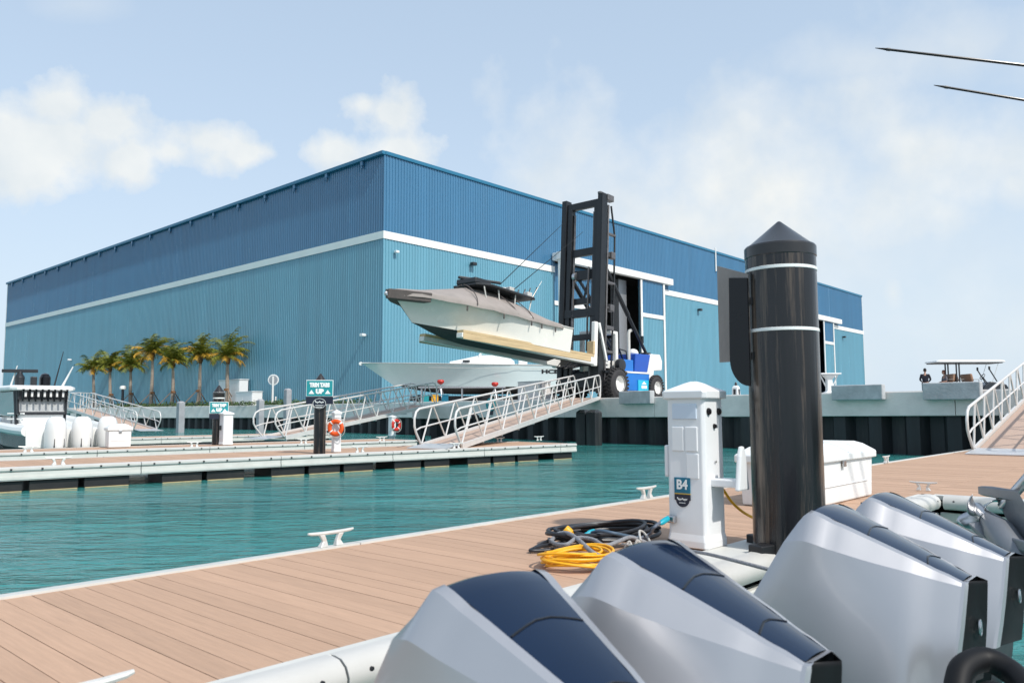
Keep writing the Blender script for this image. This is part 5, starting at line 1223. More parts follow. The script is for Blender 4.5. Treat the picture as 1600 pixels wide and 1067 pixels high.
# ---------------------------------------------------------------- small things in the yard
def cabinet(label, px0, px1, pt, X, dep, name='utility_cabinet'):
    a = PX(px0, 620, X); b = PX(px1, 620, X); D = ((a + b) / 2 - EYE).dot(FWD); w_ = abs(a.y - b.y); zt = 1 + (643.5 - ((px0 + px1) / 2 - 800) * .0035 - pt) * D / 1249 - LAND
    o = thing(name, label, 'cabinet', (X, (a.y + b.y) / 2, LAND)); k = MB(); k.span((0, -w_ / 2, 0), (dep, w_ / 2, zt - .08)); k.build('body', m_white2, o, bevel=.03)
    k = MB(); k.span((-.06, -w_ / 2 - .06, zt - .078), (dep + .06, w_ / 2 + .06, zt)); k.build('lid', m_white2, o, bevel=.02)
    for s_ in (-1, 1): k = MB(); k.span((-.02, s_ * w_ * .25 - w_ * .2, .2), (-.002, s_ * w_ * .25 + w_ * .2, zt - .2)); k.build('door', m_white2, o, bevel=.01)
    return o
cabinet('tall white utility cabinet against the blue wall behind the rightmost palm', 341, 373.5, 593, 37.9, .9)
cabinet('low white utility cabinet right of the taller one by the blue wall', 368, 394, 611.5, 36.6, 1.0)
D = 70; b = at(425.5, D, LAND)
o = thing('round_sign', 'round white sign seen from behind on a white post by the blue wall', 'sign', b, R(42.2 - 90)); zc = 1 + (645 - 593.5) * D / 1249 - LAND
k = MB(); k.box((0, 0, (zc + .3) / 2), (.14, .10, zc + .3)); k.build('post', m_trimwhite, o)
k = MB(); k.lathe([(.001, -.02), (.40, -.02), (.48, -.03), (.48, .02), (.001, .02)], 28, (0, .09, zc), Matrix.Rotation(pi / 2, 3, 'X')); k.build('disc', m_letter, o)
k = MB(); k.lathe([(.001, -.025), (.38, -.025), (.38, .0), (.001, .0)], 28, (0, .035, zc), Matrix.Rotation(pi / 2, 3, 'X')); k.build('grey_back', m_galv, o)
k = MB(); k.box((.24, .1, .35), (.10, .08, .9)); k.build('short_stake', m_trimwhite, o)
b = at(190.5, 88, LAND); o = thing('bollard_light', 'small dark garden bollard light between two palms at far left', 'light', b); k = MB(); k.tube([(0, 0, 0), (0, 0, 2.0)], .14, 8); k.build('post', m_dark, o); k = MB(); k.lathe([(.3, 2.0), (.34, 2.1), (.3, 2.35), (.1, 2.42)], 12); k.build('head', m_trimwhite, o)
b = at(1150, 33.2, LAND); o = thing('bollard_light', 'small white bollard light with dark top on the sea wall left of the foreground pile', 'light', b)
k = MB(); k.loft([[Vector((x * w_, y * w_, z)) for x, y in ((-1, -1), (1, -1), (1, 1), (-1, 1))] for z, w_ in ((0, .14), (.36, .12), (.44, .07))]); k.build('body', m_white2, o, bevel=.02); k = MB(); k.lathe([(.05, .44), (.055, .52), (.03, .58)], 10); k.build('head', m_dark, o); k = MB(); k.box((0, -.135, .18), (.10, .03, .22)); k.box((-.13, 0, .18), (.03, .1, .22)); k.build('dark_panel', m_dark, o)
b = at(1296, 36, LAND); o = thing('cleaning_table', 'small white pedestal table on the sea wall just right of the foreground pile', 'table', b, R(-48))
k = MB(); k.box((0, 0, 1.04), (.92, .6, .06)); k.build('table_top', m_white2, o, bevel=.02)
k = MB(); k.loft([[Vector((x * w_, y * w_, z)) for x, y in ((-1, -1), (1, -1), (1, 1), (-1, 1))] for z, w_ in ((0, .30), (.18, .28), (.26, .14), (.8, .12), (1.0, .26))]); k.build('pedestal', m_white2, o, bevel=.03)
for s_ in (-1, 1): k = MB(); k.tube([(s_ * .40, 0, 1.01), (s_ * .14, 0, .45)], .03, 6); k.build('brace', m_white2, o)
def wallpt(px, back=.12):
    hor = 643.5 - (px - 800) * .0035
    for i in range(len(EDGE_PX) - 1):
        a, b = EDGE_PX[i], EDGE_PX[i + 1]
        if a[0] <= px <= b[0]:
            q = P(px, a[1] + (b[1] - a[1]) * (px - a[0]) / (b[0] - a[0]), LAND); return Vector((q.x - back, q.y, q.z))
p = wallpt(769.5); D = (p - EYE).dot(FWD); zq = lambda py: 1 + (643.6 - py) * D / 1249
o = thing('wall_sign', 'round teal sign on the sea wall behind the nearest far gangway', 'sign', (p.x, p.y, zq(632)), R(0))
k = MB(); k.lathe([(.001, -.02), (.36, -.02), (.36, .02), (.001, .02)], 24, (-.03, 0, 0), Matrix.Rotation(-pi / 2, 3, 'Y')); k.build('disc', m_teal, o); k = MB(); k.box((-.055, 0, .08), (.01, .36, .08)); k.box((-.055, 0, -.06), (.01, .26, .06)); k.build('pale_lines', m_letter, o); k = MB(); k.box((.0, 0, -.42), (.05, .22, .3)); k.build('lower_plate', m_signnavy, o)
p = at(700, 51.5, LAND); o = thing('work_table', 'long pale folding table with coloured boxes below the boat on stands', 'table', p, math.atan2(RGT.y, RGT.x)); k = MB(); k.box((.9, 0, .96), (5.6, .9, .08)); k.build('table_top', m_galv, o, bevel=.02); 
for x in (-1.7, .9, 3.5): k = MB(); k.bar((x, -.35, .0), (x, -.35, .92), .07, .07); k.build('leg', m_galv, o); k = MB(); k.bar((x, .35, .0), (x, .35, .92), .07, .07); k.build('leg', m_galv, o)
for x, m_, lab in ((-1.45, m_teal, 'small teal box under the pale table below the boat on stands'), (-.85, m_yellow, 'small yellow box under the pale table between two blue ones'), (-.2, m_tealblue, 'dark blue box under the pale table beside the yellow one')):
    q = p + RGT * x; ob_ = thing('storage_box', lab, 'box', q, math.atan2(RGT.y, RGT.x)); k = MB(); k.box((0, 0, .22), (.42, .4, .44)); k.build('body', m_, ob_, bevel=.02); k = MB(); k.box((0, 0, .47), (.46, .44, .05)); k.build('lid', m_, ob_, bevel=.01)
p = wallpt(806, -1.5); o = thing('generator_cabinet', 'pale grey metal cabinet on the yard edge behind the gangway, below the long boat', 'cabinet', p, R(80)); k = MB(); k.box((0, 0, .52), (1.9, .8, 1.0)); k.build('body', m_conc, o, bevel=.03); k = MB(); k.box((.45, 0, 1.03), (.98, .84, .03)); k.box((-.5, 0, 1.03), (.9, .84, .03)); k.build('lid', m_galv, o)

# ---------------------------------------------------------------- people
def skin_fig(name, joints, edges, mat_, parent, sub=2):
    me = bpy.data.meshes.new(name); names = list(joints); me.from_pydata([joints[n][0] for n in names], [(names.index(a), names.index(b)) for a, b in edges], [])
    me.materials.append(mat_); o = bpy.data.objects.new(name, me); COL.objects.link(o); o.parent = parent
    sk = o.modifiers.new('skin', 'SKIN'); sk.use_smooth_shade = True
    for i, n in enumerate(names):
        r_ = joints[n][1]; me.skin_vertices[0].data[i].radius = r_ if isinstance(r_, tuple) else (r_, r_)
    me.skin_vertices[0].data[0].use_root = True
    s = o.modifiers.new('sub', 'SUBSURF'); s.levels = sub; s.render_levels = sub
    return o
def head(o, c, face, m_hair_, long_=False):
    # face = unit direction the face looks; built in local space of the person
    c = Vector(c); f = Vector(face).normalized(); s = Vector((-f.y, f.x, 0))
    k = MB(); rings = []
    for z, w_, dfr, dbk in ((-.115, .035, .045, .01), (-.09, .052, .075, .045), (-.05, .066, .088, .075), (0, .074, .092, .095), (.05, .074, .088, .098), (.09, .060, .070, .082), (.115, .034, .04, .05), (.122, .008, .01, .01)):
        rings.append([c + s * (w_ * cos(a)) + f * ((dfr if sin(a) > 0 else dbk) * sin(a)) + Vector((0, 0, z)) for a in [2 * pi * i / 18 for i in range(18)]])
    k.loft(rings)
    k.loft([[c + f * (.086 + d_) + s * (w_ * q) + Vector((0, 0, z)) for q in (-1, 1)] + [c + f * .07 + s * (w_ * q) + Vector((0, 0, z)) for q in (1, -1)] for z, w_, d_ in ((.03, .008, .0), (-.02, .016, .024), (-.03, .014, .0))])
    for q in (-1, 1): k.lathe([(.002, -.014), (.024, -.012), (.03, 0), (.022, .012), (.002, .014)], 8, c + s * (q * .078) + Vector((0, 0, .0)), s.to_track_quat('Z', 'Y').to_matrix())
    k.build('head', m_skin, o, smooth=True, angle=60)
    k = MB()
    for q in (-1, 1): k.lathe([(.001, -.006), (.011, 0), (.001, .006)], 8, c + s * (q * .03) + f * .082 + Vector((0, 0, .012)), f.to_track_quat('Z', 'Y').to_matrix())
    k.box(c + f * .082 + Vector((0, 0, -.058)), (.02, .02, .006)); k.build('eyes_and_mouth', m_hair, o)
    k = MB(); rings = []
    for z, w_, dfr, dbk in ((-.10 if long_ else -.06, .062, -.02, .095), (0, .082, .02, .108), (.05, .084, .075, .110), (.09, .072, .085, .096), (.125, .044, .05, .06), (.136, .01, .012, .014)):
        rings.append([c + s * (w_ * cos(a)) + f * ((dfr if sin(a) > 0 else dbk) * sin(a)) + Vector((0, 0, z)) for a in [2 * pi * i / 18 for i in range(18)]])
    k.loft(rings); k.build('hair', m_hair_, o, smooth=True, angle=60)
def hand(jn, ed, wrist, side, fwd, root):
    # palm, four fingers and a thumb
    wv = Vector(wrist); d = Vector((0, 0, -1)) if fwd is None else Vector(fwd); s_ = Vector((0, 1, 0))
    jn[root + 'palm'] = (tuple(wv + d * .05), (.034, .018)); ed.append((root, root + 'palm'))
    jn[root + 'knuck'] = (tuple(wv + d * .09), (.036, .016)); ed.append((root + 'palm', root + 'knuck'))
    for i, (o_, l_) in enumerate(((-.03, .065), (-.01, .08), (.01, .075), (.03, .06))):
        n1 = f'{root}f{i}a'; n2 = f'{root}f{i}b'
        jn[n1] = (tuple(wv + d * (.10 + l_ * .45) + s_ * o_), .009); jn[n2] = (tuple(wv + d * (.10 + l_ * .85) + s_ * o_ + Vector((.02 * side, 0, 0))), .008)
        ed += [(root + 'knuck', n1), (n1, n2)]
    jn[root + 't'] = (tuple(wv + d * .075 + s_ * .055), .010); ed.append((root + 'palm', root + 't'))
def standing_person(label, p, yaw):
    o = thing('person', label, 'person', p, yaw)       # local +X is the way they face
    J = {}; E = []
    J['pelvis'] = ((0, 0, .95), (.12, .10)); J['waist'] = ((.01, 0, 1.10), (.105, .085)); J['chest'] = ((.0, 0, 1.30), (.12, .095)); J['neck'] = ((.0, 0, 1.47), .06); J['skull'] = ((.015, 0, 1.56), .055)
    E += [('pelvis', 'waist'), ('waist', 'chest'), ('chest', 'neck'), ('neck', 'skull')]
    for s_, n in ((-1, 'l'), (1, 'r')):
        J[n + 'sh'] = ((-.01, s_ * .19, 1.40), .06); J[n + 'el'] = ((-.02, s_ * .27, 1.13), .045); J[n + 'wr'] = ((.17, s_ * .17, 1.02), .032)
        E += [('chest', n + 'sh'), (n + 'sh', n + 'el'), (n + 'el', n + 'wr')]
        J[n + 'hip'] = ((0, s_ * .10, .88), .10); J[n + 'kn'] = ((.02, s_ * .11, .48), .065); J[n + 'an'] = ((-.02, s_ * .12, .08), .042); J[n + 'toe'] = ((.14, s_ * .13, .035), .036)
        E += [('pelvis', n + 'hip'), (n + 'hip', n + 'kn'), (n + 'kn', n + 'an'), (n + 'an', n + 'toe')]
        hand(J, E, J[n + 'wr'][0], 1, (.9, -.3 * s_, -.1), n + 'wr')
    skin_fig('body', J, E, m_skin, o)
    T = {k: (J[k][0], tuple(x * 1.5 for x in J[k][1]) if isinstance(J[k][1], tuple) else J[k][1] * 1.25) for k in ('pelvis', 'waist', 'chest', 'lsh', 'rsh', 'lel', 'rel')}
    for n, s_ in (('l', -1), ('r', 1)): T[n + 'cuff'] = ((.12, s_ * .20, 1.045), .044)
    skin_fig('shirt', T, [('pelvis', 'waist'), ('waist', 'chest'), ('chest', 'lsh'), ('chest', 'rsh'), ('lsh', 'lel'), ('rsh', 'rel'), ('lel', 'lcuff'), ('rel', 'rcuff')], m_navycloth, o)
    T = {'pelvis': (J['pelvis'][0], (.168, .130))}; ee = []
    for n in 'lr':
        T[n + 'hip'] = (J[n + 'hip'][0], .118); T[n + 'kn'] = (J[n + 'kn'][0], .085); T[n + 'an'] = (J[n + 'an'][0], .066); ee += [('pelvis', n + 'hip'), (n + 'hip', n + 'kn'), (n + 'kn', n + 'an')]
    skin_fig('trousers', T, ee, m_navycloth, o)
    for s_ in (-1, 1):
        k = MB(); k.loft([[Vector((x, s_ * .125 + y * w_, z)) for y, z in ((-1, 0), (1, 0), (1, h_), (-1, h_))] for x, w_, h_ in ((-.08, .04, .10), (.05, .05, .10), (.16, .05, .06), (.20, .03, .04))]); k.build('shoe', m_dark, o, bevel=.015)
    head(o, (.02, 0, 1.66), (1, 0, -.1), m_hair)
    return o
def seated_person(label, p, yaw):
    o = thing('person', label, 'person', p, yaw)       # local origin on the ground below the seat edge, facing +X
    J = {}; E = []
    J['pelvis'] = ((-.25, 0, .85), (.12, .10)); J['waist'] = ((-.24, 0, 1.0), (.10, .08)); J['chest'] = ((-.20, 0, 1.20), (.115, .09)); J['neck'] = ((-.17, 0, 1.37), .055); J['skull'] = ((-.15, 0, 1.45), .05)
    E += [('pelvis', 'waist'), ('waist', 'chest'), ('chest', 'neck'), ('neck', 'skull')]
    for s_, n in ((-1, 'l'), (1, 'r')):
        J[n + 'sh'] = ((-.19, s_ * .18, 1.30), .055); J[n + 'el'] = ((-.16, s_ * .24, 1.03), .042); J[n + 'wr'] = ((.06, s_ * .14, .97), .03)
        E += [('chest', n + 'sh'), (n + 'sh', n + 'el'), (n + 'el', n + 'wr')]
        J[n + 'hip'] = ((-.2, s_ * .10, .84), .095); J[n + 'kn'] = ((.22, s_ * .12, .86), .068); J[n + 'an'] = ((.24, s_ * .12, .44), .042); J[n + 'toe'] = ((.38, s_ * .13, .40), .034)
        E += [('pelvis', n + 'hip'), (n + 'hip', n + 'kn'), (n + 'kn', n + 'an'), (n + 'an', n + 'toe')]
        hand(J, E, J[n + 'wr'][0], 1, (.85, -.2 * s_, -.2), n + 'wr')
    skin_fig('body', J, E, m_skin, o)
    T = {k: (J[k][0], tuple(x * 1.5 for x in J[k][1]) if isinstance(J[k][1], tuple) else J[k][1] * 1.25) for k in ('pelvis', 'waist', 'chest', 'lsh', 'rsh', 'lel', 'rel')}
    skin_fig('shirt', T, [('pelvis', 'waist'), ('waist', 'chest'), ('chest', 'lsh'), ('chest', 'rsh'), ('lsh', 'lel'), ('rsh', 'rel')], m_greycloth, o)
    T = {'pelvis': (J['pelvis'][0], (.162, .13))}; ee = []
    for n in 'lr':
        T[n + 'hip'] = (J[n + 'hip'][0], .112); T[n + 'kn'] = (J[n + 'kn'][0], .085); T[n + 'an'] = (J[n + 'an'][0], .06); ee += [('pelvis', n + 'hip'), (n + 'hip', n + 'kn'), (n + 'kn', n + 'an')]
    skin_fig('trousers', T, ee, m_navycloth, o)
    head(o, (-.13, 0, 1.55), (1, 0, 0), m_hair2, True)
    return o
ry = math.atan2(RGT.y, RGT.x)
DC = 46.0
standing_person('person in dark clothes standing behind the cart on the sea wall, hands together', at(1447, DC - .4, LAND), ry + R(65))
cc_ = at(1511, DC, LAND)
cart = thing('golf_cart', 'long dark open cart with thin flat roof and tan seats behind a concrete block', 'golf cart', cc_, ry)
k = MB(); k.prism([(-2.0, .28), (2.1, .28), (2.12, .62), (1.95, .86), (1.1, 1.02), (.75, .82), (.55, .50), (-.35, .50), (-.40, .86), (-1.05, .86), (-1.1, .45), (-2.0, .45)], -.58, .58); k.build('body', m_cart, cart, bevel=.05)
k = MB(); k.loft([[Vector((x * w_ - .05, y * .72 * w2, z)) for x, y in ((-1, -.9), (-.93, -1), (.93, -1), (1, -.9), (1, .9), (.93, 1), (-.93, 1), (-1, .9))] for z, w_, w2 in ((2.10, 1.93, .96), (2.13, 1.97, 1), (2.20, 1.95, 1), (2.25, 1.8, .85))]); k.build('roof', m_white2, cart, bevel=.01)
k = MB(); k.span((-1.9, -.68, 2.055), (1.75, .68, 2.098)); k.build('roof_frame', m_dark, cart)
for x in (-.86, -.70):
    for y in (-.58, .58): k = MB(); k.bar((x, y, .8), (x, y, 2.06), .06, .06); k.build('roof_post', m_dark, cart)
for y in (-.58, .58): k = MB(); k.tube([(1.15, y, .95), (1.55, y, 2.06)], .012, 6); k.build('front_post', m_steelw, cart); 
for y in (-.58, .58): k = MB(); k.bar((1.42, y, 1.02), (1.0, y, 1.75), .05, .05); k.build('screen_frame', m_dark, cart); k = MB(); k.box((1.02, y, 1.78), (.08, .10, .2)); k.build('mirror', m_dark, cart, bevel=.02)
def bench(x, dirx):
    k = MB(); k.box((x, 0, .93), (.46, 1.1, .13)); s_ = k.build('seat', m_seat, cart, bevel=.05)
    k = MB(); k.box((x - dirx * .26, 0, 1.24), (.14, 1.1, .46), Matrix.Rotation(R(-12 * dirx), 3, 'Y')); k.build('seat_back', m_seat, cart, bevel=.06)
    k = MB(); k.tube([(x + dirx * .1, -.57, 1.0), (x + dirx * .1, -.57, 1.13), (x - dirx * .22, -.57, 1.13)], .02, 6); k.build('arm_rest', m_dark, cart)
bench(.30, 1); bench(-.55, 1); bench(-1.25, -1)
k = MB(); k.tube([(1.05, -.25, .95), (.82, -.25, 1.28)], .025, 6); k.tube([(.80 + .10 * cos(a), -.25 + .18 * sin(a), 1.30 + .14 * cos(a)) for a in [2 * pi * i / 18 for i in range(18)]], .02, 6, closed=True); k.build('steering_wheel', m_dark, cart)
for x in (-1.45, 1.45):
    for y in (-.55, .55):
        k = MB(); k.lathe([(.12, -.09), (.24, -.1), (.26, -.05), (.26, .05), (.24, .1), (.12, .09)], 20, (x, y, .26), Matrix.Rotation(pi / 2, 3, 'X')); t = k.build('wheel', m_tyre, cart, smooth=True); k = MB(); k.lathe([(.01, -.07), (.13, -.08), (.13, .08), (.01, .07)], 16, (x, y, .26), Matrix.Rotation(pi / 2, 3, 'X')); k.build('hub', m_steel, t)
k = MB(); k.box((-1.75, 0, .40), (.55, 1.0, .06)); k.build('foot_plate', m_dark, cart)
seated_person('seated person with auburn hair and grey top on the rear seat of the cart', cc_ - RGT * 1.42 + Vector((0, 0, .02)), ry + pi)
# ---------------------------------------------------------------- outboards in the foreground, tipped up
def cowl_engine(label, A):
    """A = far left end of the navy stripe; local +X along the row, local -Y towards the camera."""
    o = thing('outboard_engine', label, 'outboard engine', A, 0, 'silver outboards in the foreground')
    pc = .171
    # stations: q (towards the camera), then for each point (half width, r); order stripe, bevel, shoulder, flank, hip, sill
    ST = [
        (-.055, [(.145, -.050), (.200, -.060), (.280, -.140, -.035), (.299, -.30, -.125), (.318, -.50, -.24), (.29, -.72, -.32)]),
        (-.022, [(.160, -.016), (.207, -.024), (.291, -.128, -.022), (.312, -.29, -.125), (.334, -.50, -.25), (.31, -.75, -.33)]),
        (.000, [(.171, .0), (.212, -.008), (.293, -.122), (.317, -.29, -.105), (.342, -.51, -.22), (.32, -.78, -.28)]),
        (.10, [(.157, -.040), (.195, -.048), (.268, -.150), (.301, -.31, -.03), (.340, -.54, -.07), (.350, -.80, -.10)]),
        (.25, [(.132, -.103), (.165, -.110), (.222, -.190), (.266, -.34, .0), (.322, -.58, .0), (.345, -.765, .0)]),
        (.40, [(.107, -.168), (.135, -.174), (.172, -.224), (.236, -.38, .0), (.297, -.57, .0), (.325, -.715, .0)]),
        (.53, [(.086, -.226), (.108, -.231), (.126, -.256), (.186, -.41, -.010), (.236, -.555, -.024), (.258, -.672, -.045)]),
        (.581, [(.079, -.251), (.097, -.255), (.107, -.268), (.164, -.42, -.010), (.208, -.545, -.022), (.246, -.648, -.035)]),
    ]
    # finer stations, run smoothly through the measured ones
    def cr_(p0, p1, p2, p3, t): return .5 * ((2 * p1) + (p2 - p0) * t + (2 * p0 - 5 * p1 + 4 * p2 - p3) * t * t + (3 * p1 - p0 - 3 * p2 + p3) * t ** 3)
    FS = []
    for i in range(len(ST) - 1):
        a0, a1, a2, a3 = (ST[max(0, min(len(ST) - 1, i + d))] for d in (-1, 0, 1, 2)); nn_ = 1 if (i < 2 or i == len(ST) - 2) else 5
        for j in range(nn_):
            t = j / nn_; f3 = lambda v: (v + (0,))[:3] if len(v) < 3 else v
            pts = [tuple((a1_ + (a2_ - a1_) * t) if (k < 3 and nn_ == 1) else cr_(a0_, a1_, a2_, a3_, t) for k, (a0_, a1_, a2_, a3_) in enumerate(zip(f3(x0), f3(x1), f3(x2), f3(x3)))) for x0, x1, x2, x3 in zip(a0[1], a1[1], a2[1], a3[1])]
            FS.append((a1[0] + (a2[0] - a1[0]) * t, [p[:2] + ((p[2],) if k > 1 else ()) for k, p in enumerate(pts)]))
    FS.append(ST[-1]); ST = FS
    def ring(st, ids, sg):
        q = st[0]; out = []
        for i in ids:
            t = st[1][i]; dq = t[2] if len(t) > 2 else 0
            out.append(Vector((pc + sg * t[0], -(q + dq), t[1])))
        return out
    # navy top with a slight crown
    mb = MB(); rg = []
    for st in ST:
        w0, r0 = st[1][0][:2]; q = st[0]
        rg.append([Vector((pc + w0 * u, -q, r0 + .016 * (1 - u * u) * (w0 / .17))) for u in (-1, -.9, -.6, -.25, .25, .6, .9, 1)])
    rg = [rg[i] for i in (0, 1, 2, 5, 10, 15, 20, 25, len(rg) - 1) if i < len(rg)]
    mb.loft(rg[1:], caps=False, closed=False)
    f0 = rg[1]; down = [[Vector((pc + (v.x - pc) * .96, v.y + .03, v.z - .045)) for v in f0], [Vector((pc + (v.x - pc) * .9, v.y + .09, v.z - .15)) for v in f0]]
    mb.loft([down[1], down[0], f0], caps=False, closed=False)
    top = mb.build('navy_top', m_navy, o, smooth=True, sub=1, angle=50)
    for q in (.23, .455):
        k = None
        for i in range(len(ST) - 1):
            if ST[i][0] <= q <= ST[i + 1][0]: k = (i, (q - ST[i][0]) / (ST[i + 1][0] - ST[i][0]))
        i, t = k; w0 = ST[i][1][0][0] * (1 - t) + ST[i + 1][1][0][0] * t; r0 = ST[i][1][0][1] * (1 - t) + ST[i + 1][1][0][1] * t
        mb = MB(); mb.tube([(pc + w0 * u * .97, -q + .025 * (1 - abs(u)), r0 + .016 * (1 - u * u) * (w0 / .17) + .0008 + .0098 * (1 - abs(u))) for u in (-1, -.8, -.5, -.2, .2, .5, .8, 1)], .004, 6); mb.build('seam', m_blackgl, top, smooth=True)
    # silver shell: bevel and shoulder facets, then the flanks
    mb = MB()
    for sg in (-1, 1):
        mb.loft([ring(s_, (0, 1), sg) for s_ in ST], caps=False, closed=False)
    b_ = mb
    mb2 = MB()
    for sg in (-1, 1):
        mb2.loft([ring(s_, (1, 2), sg) for s_ in ST], caps=False, closed=False)
        mb2.loft([ring(s_, (2, 3, 4, 5), sg) for s_ in ST], caps=False, closed=False)
    # far rounded end and the underside
    f = ST[0]; l_ = ring(f, (0, 1, 2, 3, 4, 5), -1); r_ = ring(f, (0, 1, 2, 3, 4, 5), 1)
    mb2.loft([l_, [Vector((pc, (a.y) + .05, a.z)) for a in l_], r_], caps=False, closed=False)
    bm_v = len(mb2.v); mb2.v += b_.v; mb2.f += [[bm_v + i for i in ff] for ff in b_.f]; mb2.m += b_.m
    sh = mb2.build('silver_cowl', m_silver, o, smooth=True, angle=75)
    # dark end plate with a bright rim and emblem, facing the camera
    e = ST[-1]; L5 = ring(e, (0, 1, 2, 3, 4, 5), -1); R5 = ring(e, (0, 1, 2, 3, 4, 5), 1); off = Vector((0, -.018, .002))
    mb = MB()
    def ins(v, k): c = Vector((pc, v.y, v.z)); return c + (v - c) * k + off
    pl = [ins(v, .78 if i > 1 else .86) for i, v in enumerate(L5)]; pr = [ins(v, .78 if i > 1 else .86) for i, v in enumerate(R5)]
    mid = [Vector((pc, (a.y + b.y) / 2 - .055, a.z)) for a, b in zip(pl, pr)]
    mb.loft([pl, mid, pr], caps=False, closed=False); mb.build('end_plate', m_plate, o, smooth=True, angle=60)
    mb = MB()
    for A_, B_ in ((L5, pl), (R5, pr)):
        mb.loft([[a, a + (b - a) * .12 + Vector((0, -.010, 0)), a + (b - a) * .85 + Vector((0, -.006, 0)), b] for a, b in zip(A_, B_)], caps=False, closed=False)
    mb.loft([[L5[0], R5[0]], [pl[0], pr[0]]], caps=False, closed=False)
    mb.build('end_rim', m_silver, o, smooth=True, angle=30)
    zc = -.43; yc = (e[1][3][2] if len(e[1][3]) > 2 else 0)
    mb = MB(); cc0 = Vector((pc - .058, -.581 - .050, zc)); mb.tube([cc0 + Vector((.017 * cos(a), 0, .030 * sin(a))) for a in [2 * pi * i / 20 for i in range(20)]], .004, 6, closed=True)
    mb.tube([cc0 + Vector((.010, 0, -.018)), cc0 + Vector((-.006, 0, .0)), cc0 + Vector((.010, 0, .02))], .004, 6); mb.build('emblem', m_steel, o, smooth=True)
    # dark lower cowl, swivel bracket and leg
    mb = MB(); rings = []
    low = [(ring(s_, (5,), -1)[0], ring(s_, (5,), 1)[0]) for s_ in ST]
    mb.loft([[a * 1, (a + b) / 2 + Vector((0, 0, -.02)), b * 1] for a, b in low], caps=False, closed=False)
    def drop(v, k, dz, dy): return Vector((pc + (v.x - pc) * k, v.y + dy, v.z + dz))
    outl = [a for a, b in low] + [b for a, b in low[::-1]]
    mb.loft([[drop(v, .985, -.002, 0) for v in outl], [drop(v, .95, -.14, .015) for v in outl], [drop(v, .72, -.26, .05) for v in outl]]); mb.build('lower_cowl', m_black, o, smooth=True, angle=40)
    mb = MB(); mb.tube([(pc - .02, -.585, -.80), (pc + .10, -.585, -.80)], .004, 5); mb.build('trim_line', m_steel, o)
    mb = MB(); M_ = Matrix.Translation((pc, -.05, -1.0)) @ Matrix.Rotation(R(-50), 4, 'X')
    mb.M = M_; mb.loft([[Vector((x * w_, y * d_, z)) for x, y in ((-1, -.6), (-.5, -1), (.5, -1), (1, -.6), (1, .6), (.5, 1), (-.5, 1), (-1, .6))] for z, w_, d_ in ((.15, .15, .26), (-.2, .10, .20), (-.62, .07, .16))]); mb.build('midsection', m_silver, o, bevel=.02)
    mb = MB(); mb.M = M_; mb.box((0, .0, -.64), (.26, .42, .025)); mb.loft([[Vector((x * w_, y, z)) for x in (-1, 1) for y in ((y0, y1) if x < 0 else (y1, y0))] for z, w_, y0, y1 in ((-.65, .05, -.12, .18), (-.85, .055, -.1, .16), (-1.02, .02, -.05, .22))]); mb.build('gearcase', m_silver, o, bevel=.02)
    mb = MB(); mb.box((pc, -.62, -1.12), (.30, .26, .42)); mb.box((pc, -.46, -1.02), (.2, .3, .22)); mb.build('transom_bracket', m_black, o, bevel=.03)
    return o
def eng_at(px, py):
    p = P(px, py, .552); return p
labs = [('nearest silver outboard with wide navy top, cut by the lower edge of the photo', 694, 912.5), ('second silver outboard from the left, tip of its navy top below the yellow coil', 957.5, 861), ('third silver outboard, its large pale flank and black end plate in front of the pile', 1268, 796.7), ('farthest silver outboard, beyond the large pale flank at the right', 1358.5, 776)]
E0 = None
ps = [eng_at(px, py) for _, px, py in labs]; ym = sum(p.y for p in ps) / 4
for (lab, px, py), p in zip(labs, ps):
    if E0 is None: E0 = cowl_engine(lab, p); E0.rotation_euler.z = R(-8); E0.scale = (.92, 1, 1)
    else: dup(E0, p, 0, lab).scale = (1, 1, 1)
# transom of the boat they hang on, below the picture
tr = thing('boat_transom', 'white transom of the boat that carries the silver outboards, just below the picture', 'boat', (0, 0, 0))
mb = MB(); x0 = ps[0].x - .6; x1 = ps[3].x + .9; yt = ym - .78
mb.span((x0, yt - .25, WATER - .25), (x1, yt, -.35)); mb.build('transom', m_white, tr, bevel=.04)
# black hose looping between the outboards
def hose(label, pts, r, m, name='hose', n=12, res=18, cat='hose', closed=False):
    P_ = [Vector(p) for p in pts]; out = []
    for i in range(len(P_) - 1):
        p0 = P_[max(0, i - 1)]; p1 = P_[i]; p2 = P_[i + 1]; p3 = P_[min(len(P_) - 1, i + 2)]
        for k_ in range(res):
            t = k_ / res; out.append(.5 * ((2 * p1) + (p2 - p0) * t + (2 * p0 - 5 * p1 + 4 * p2 - p3) * t * t + (3 * p1 - p0 - 3 * p2 + p3) * t ** 3))
    out.append(P_[-1]); k = MB(); k.tube(out, r, n)
    return tag(k.build(name, m, smooth=True), label, cat)
hp = lambda px, py, D: at(px, D, 1 + (641 - py) * D / 1249)
m_ehose = mat('black_rubber_hose', (.006, .006, .007), .55, var=.3, spec=.25)
hose('thick black hose looping between the two farther silver outboards at lower right', [hp(1490, 1090, 2.9), hp(1500, 1035, 3.0), hp(1535, 1018, 3.05), hp(1575, 1035, 3.0), hp(1605, 1065, 2.9), hp(1640, 1110, 2.8)], .045, m_ehose, 'engine_hose')
hose('thinner black hose below the thick one at lower right', [hp(1500, 1100, 3.1), hp(1540, 1062, 3.2), hp(1585, 1075, 3.15), hp(1620, 1110, 3.0)], .03, m_ehose, 'engine_hose')

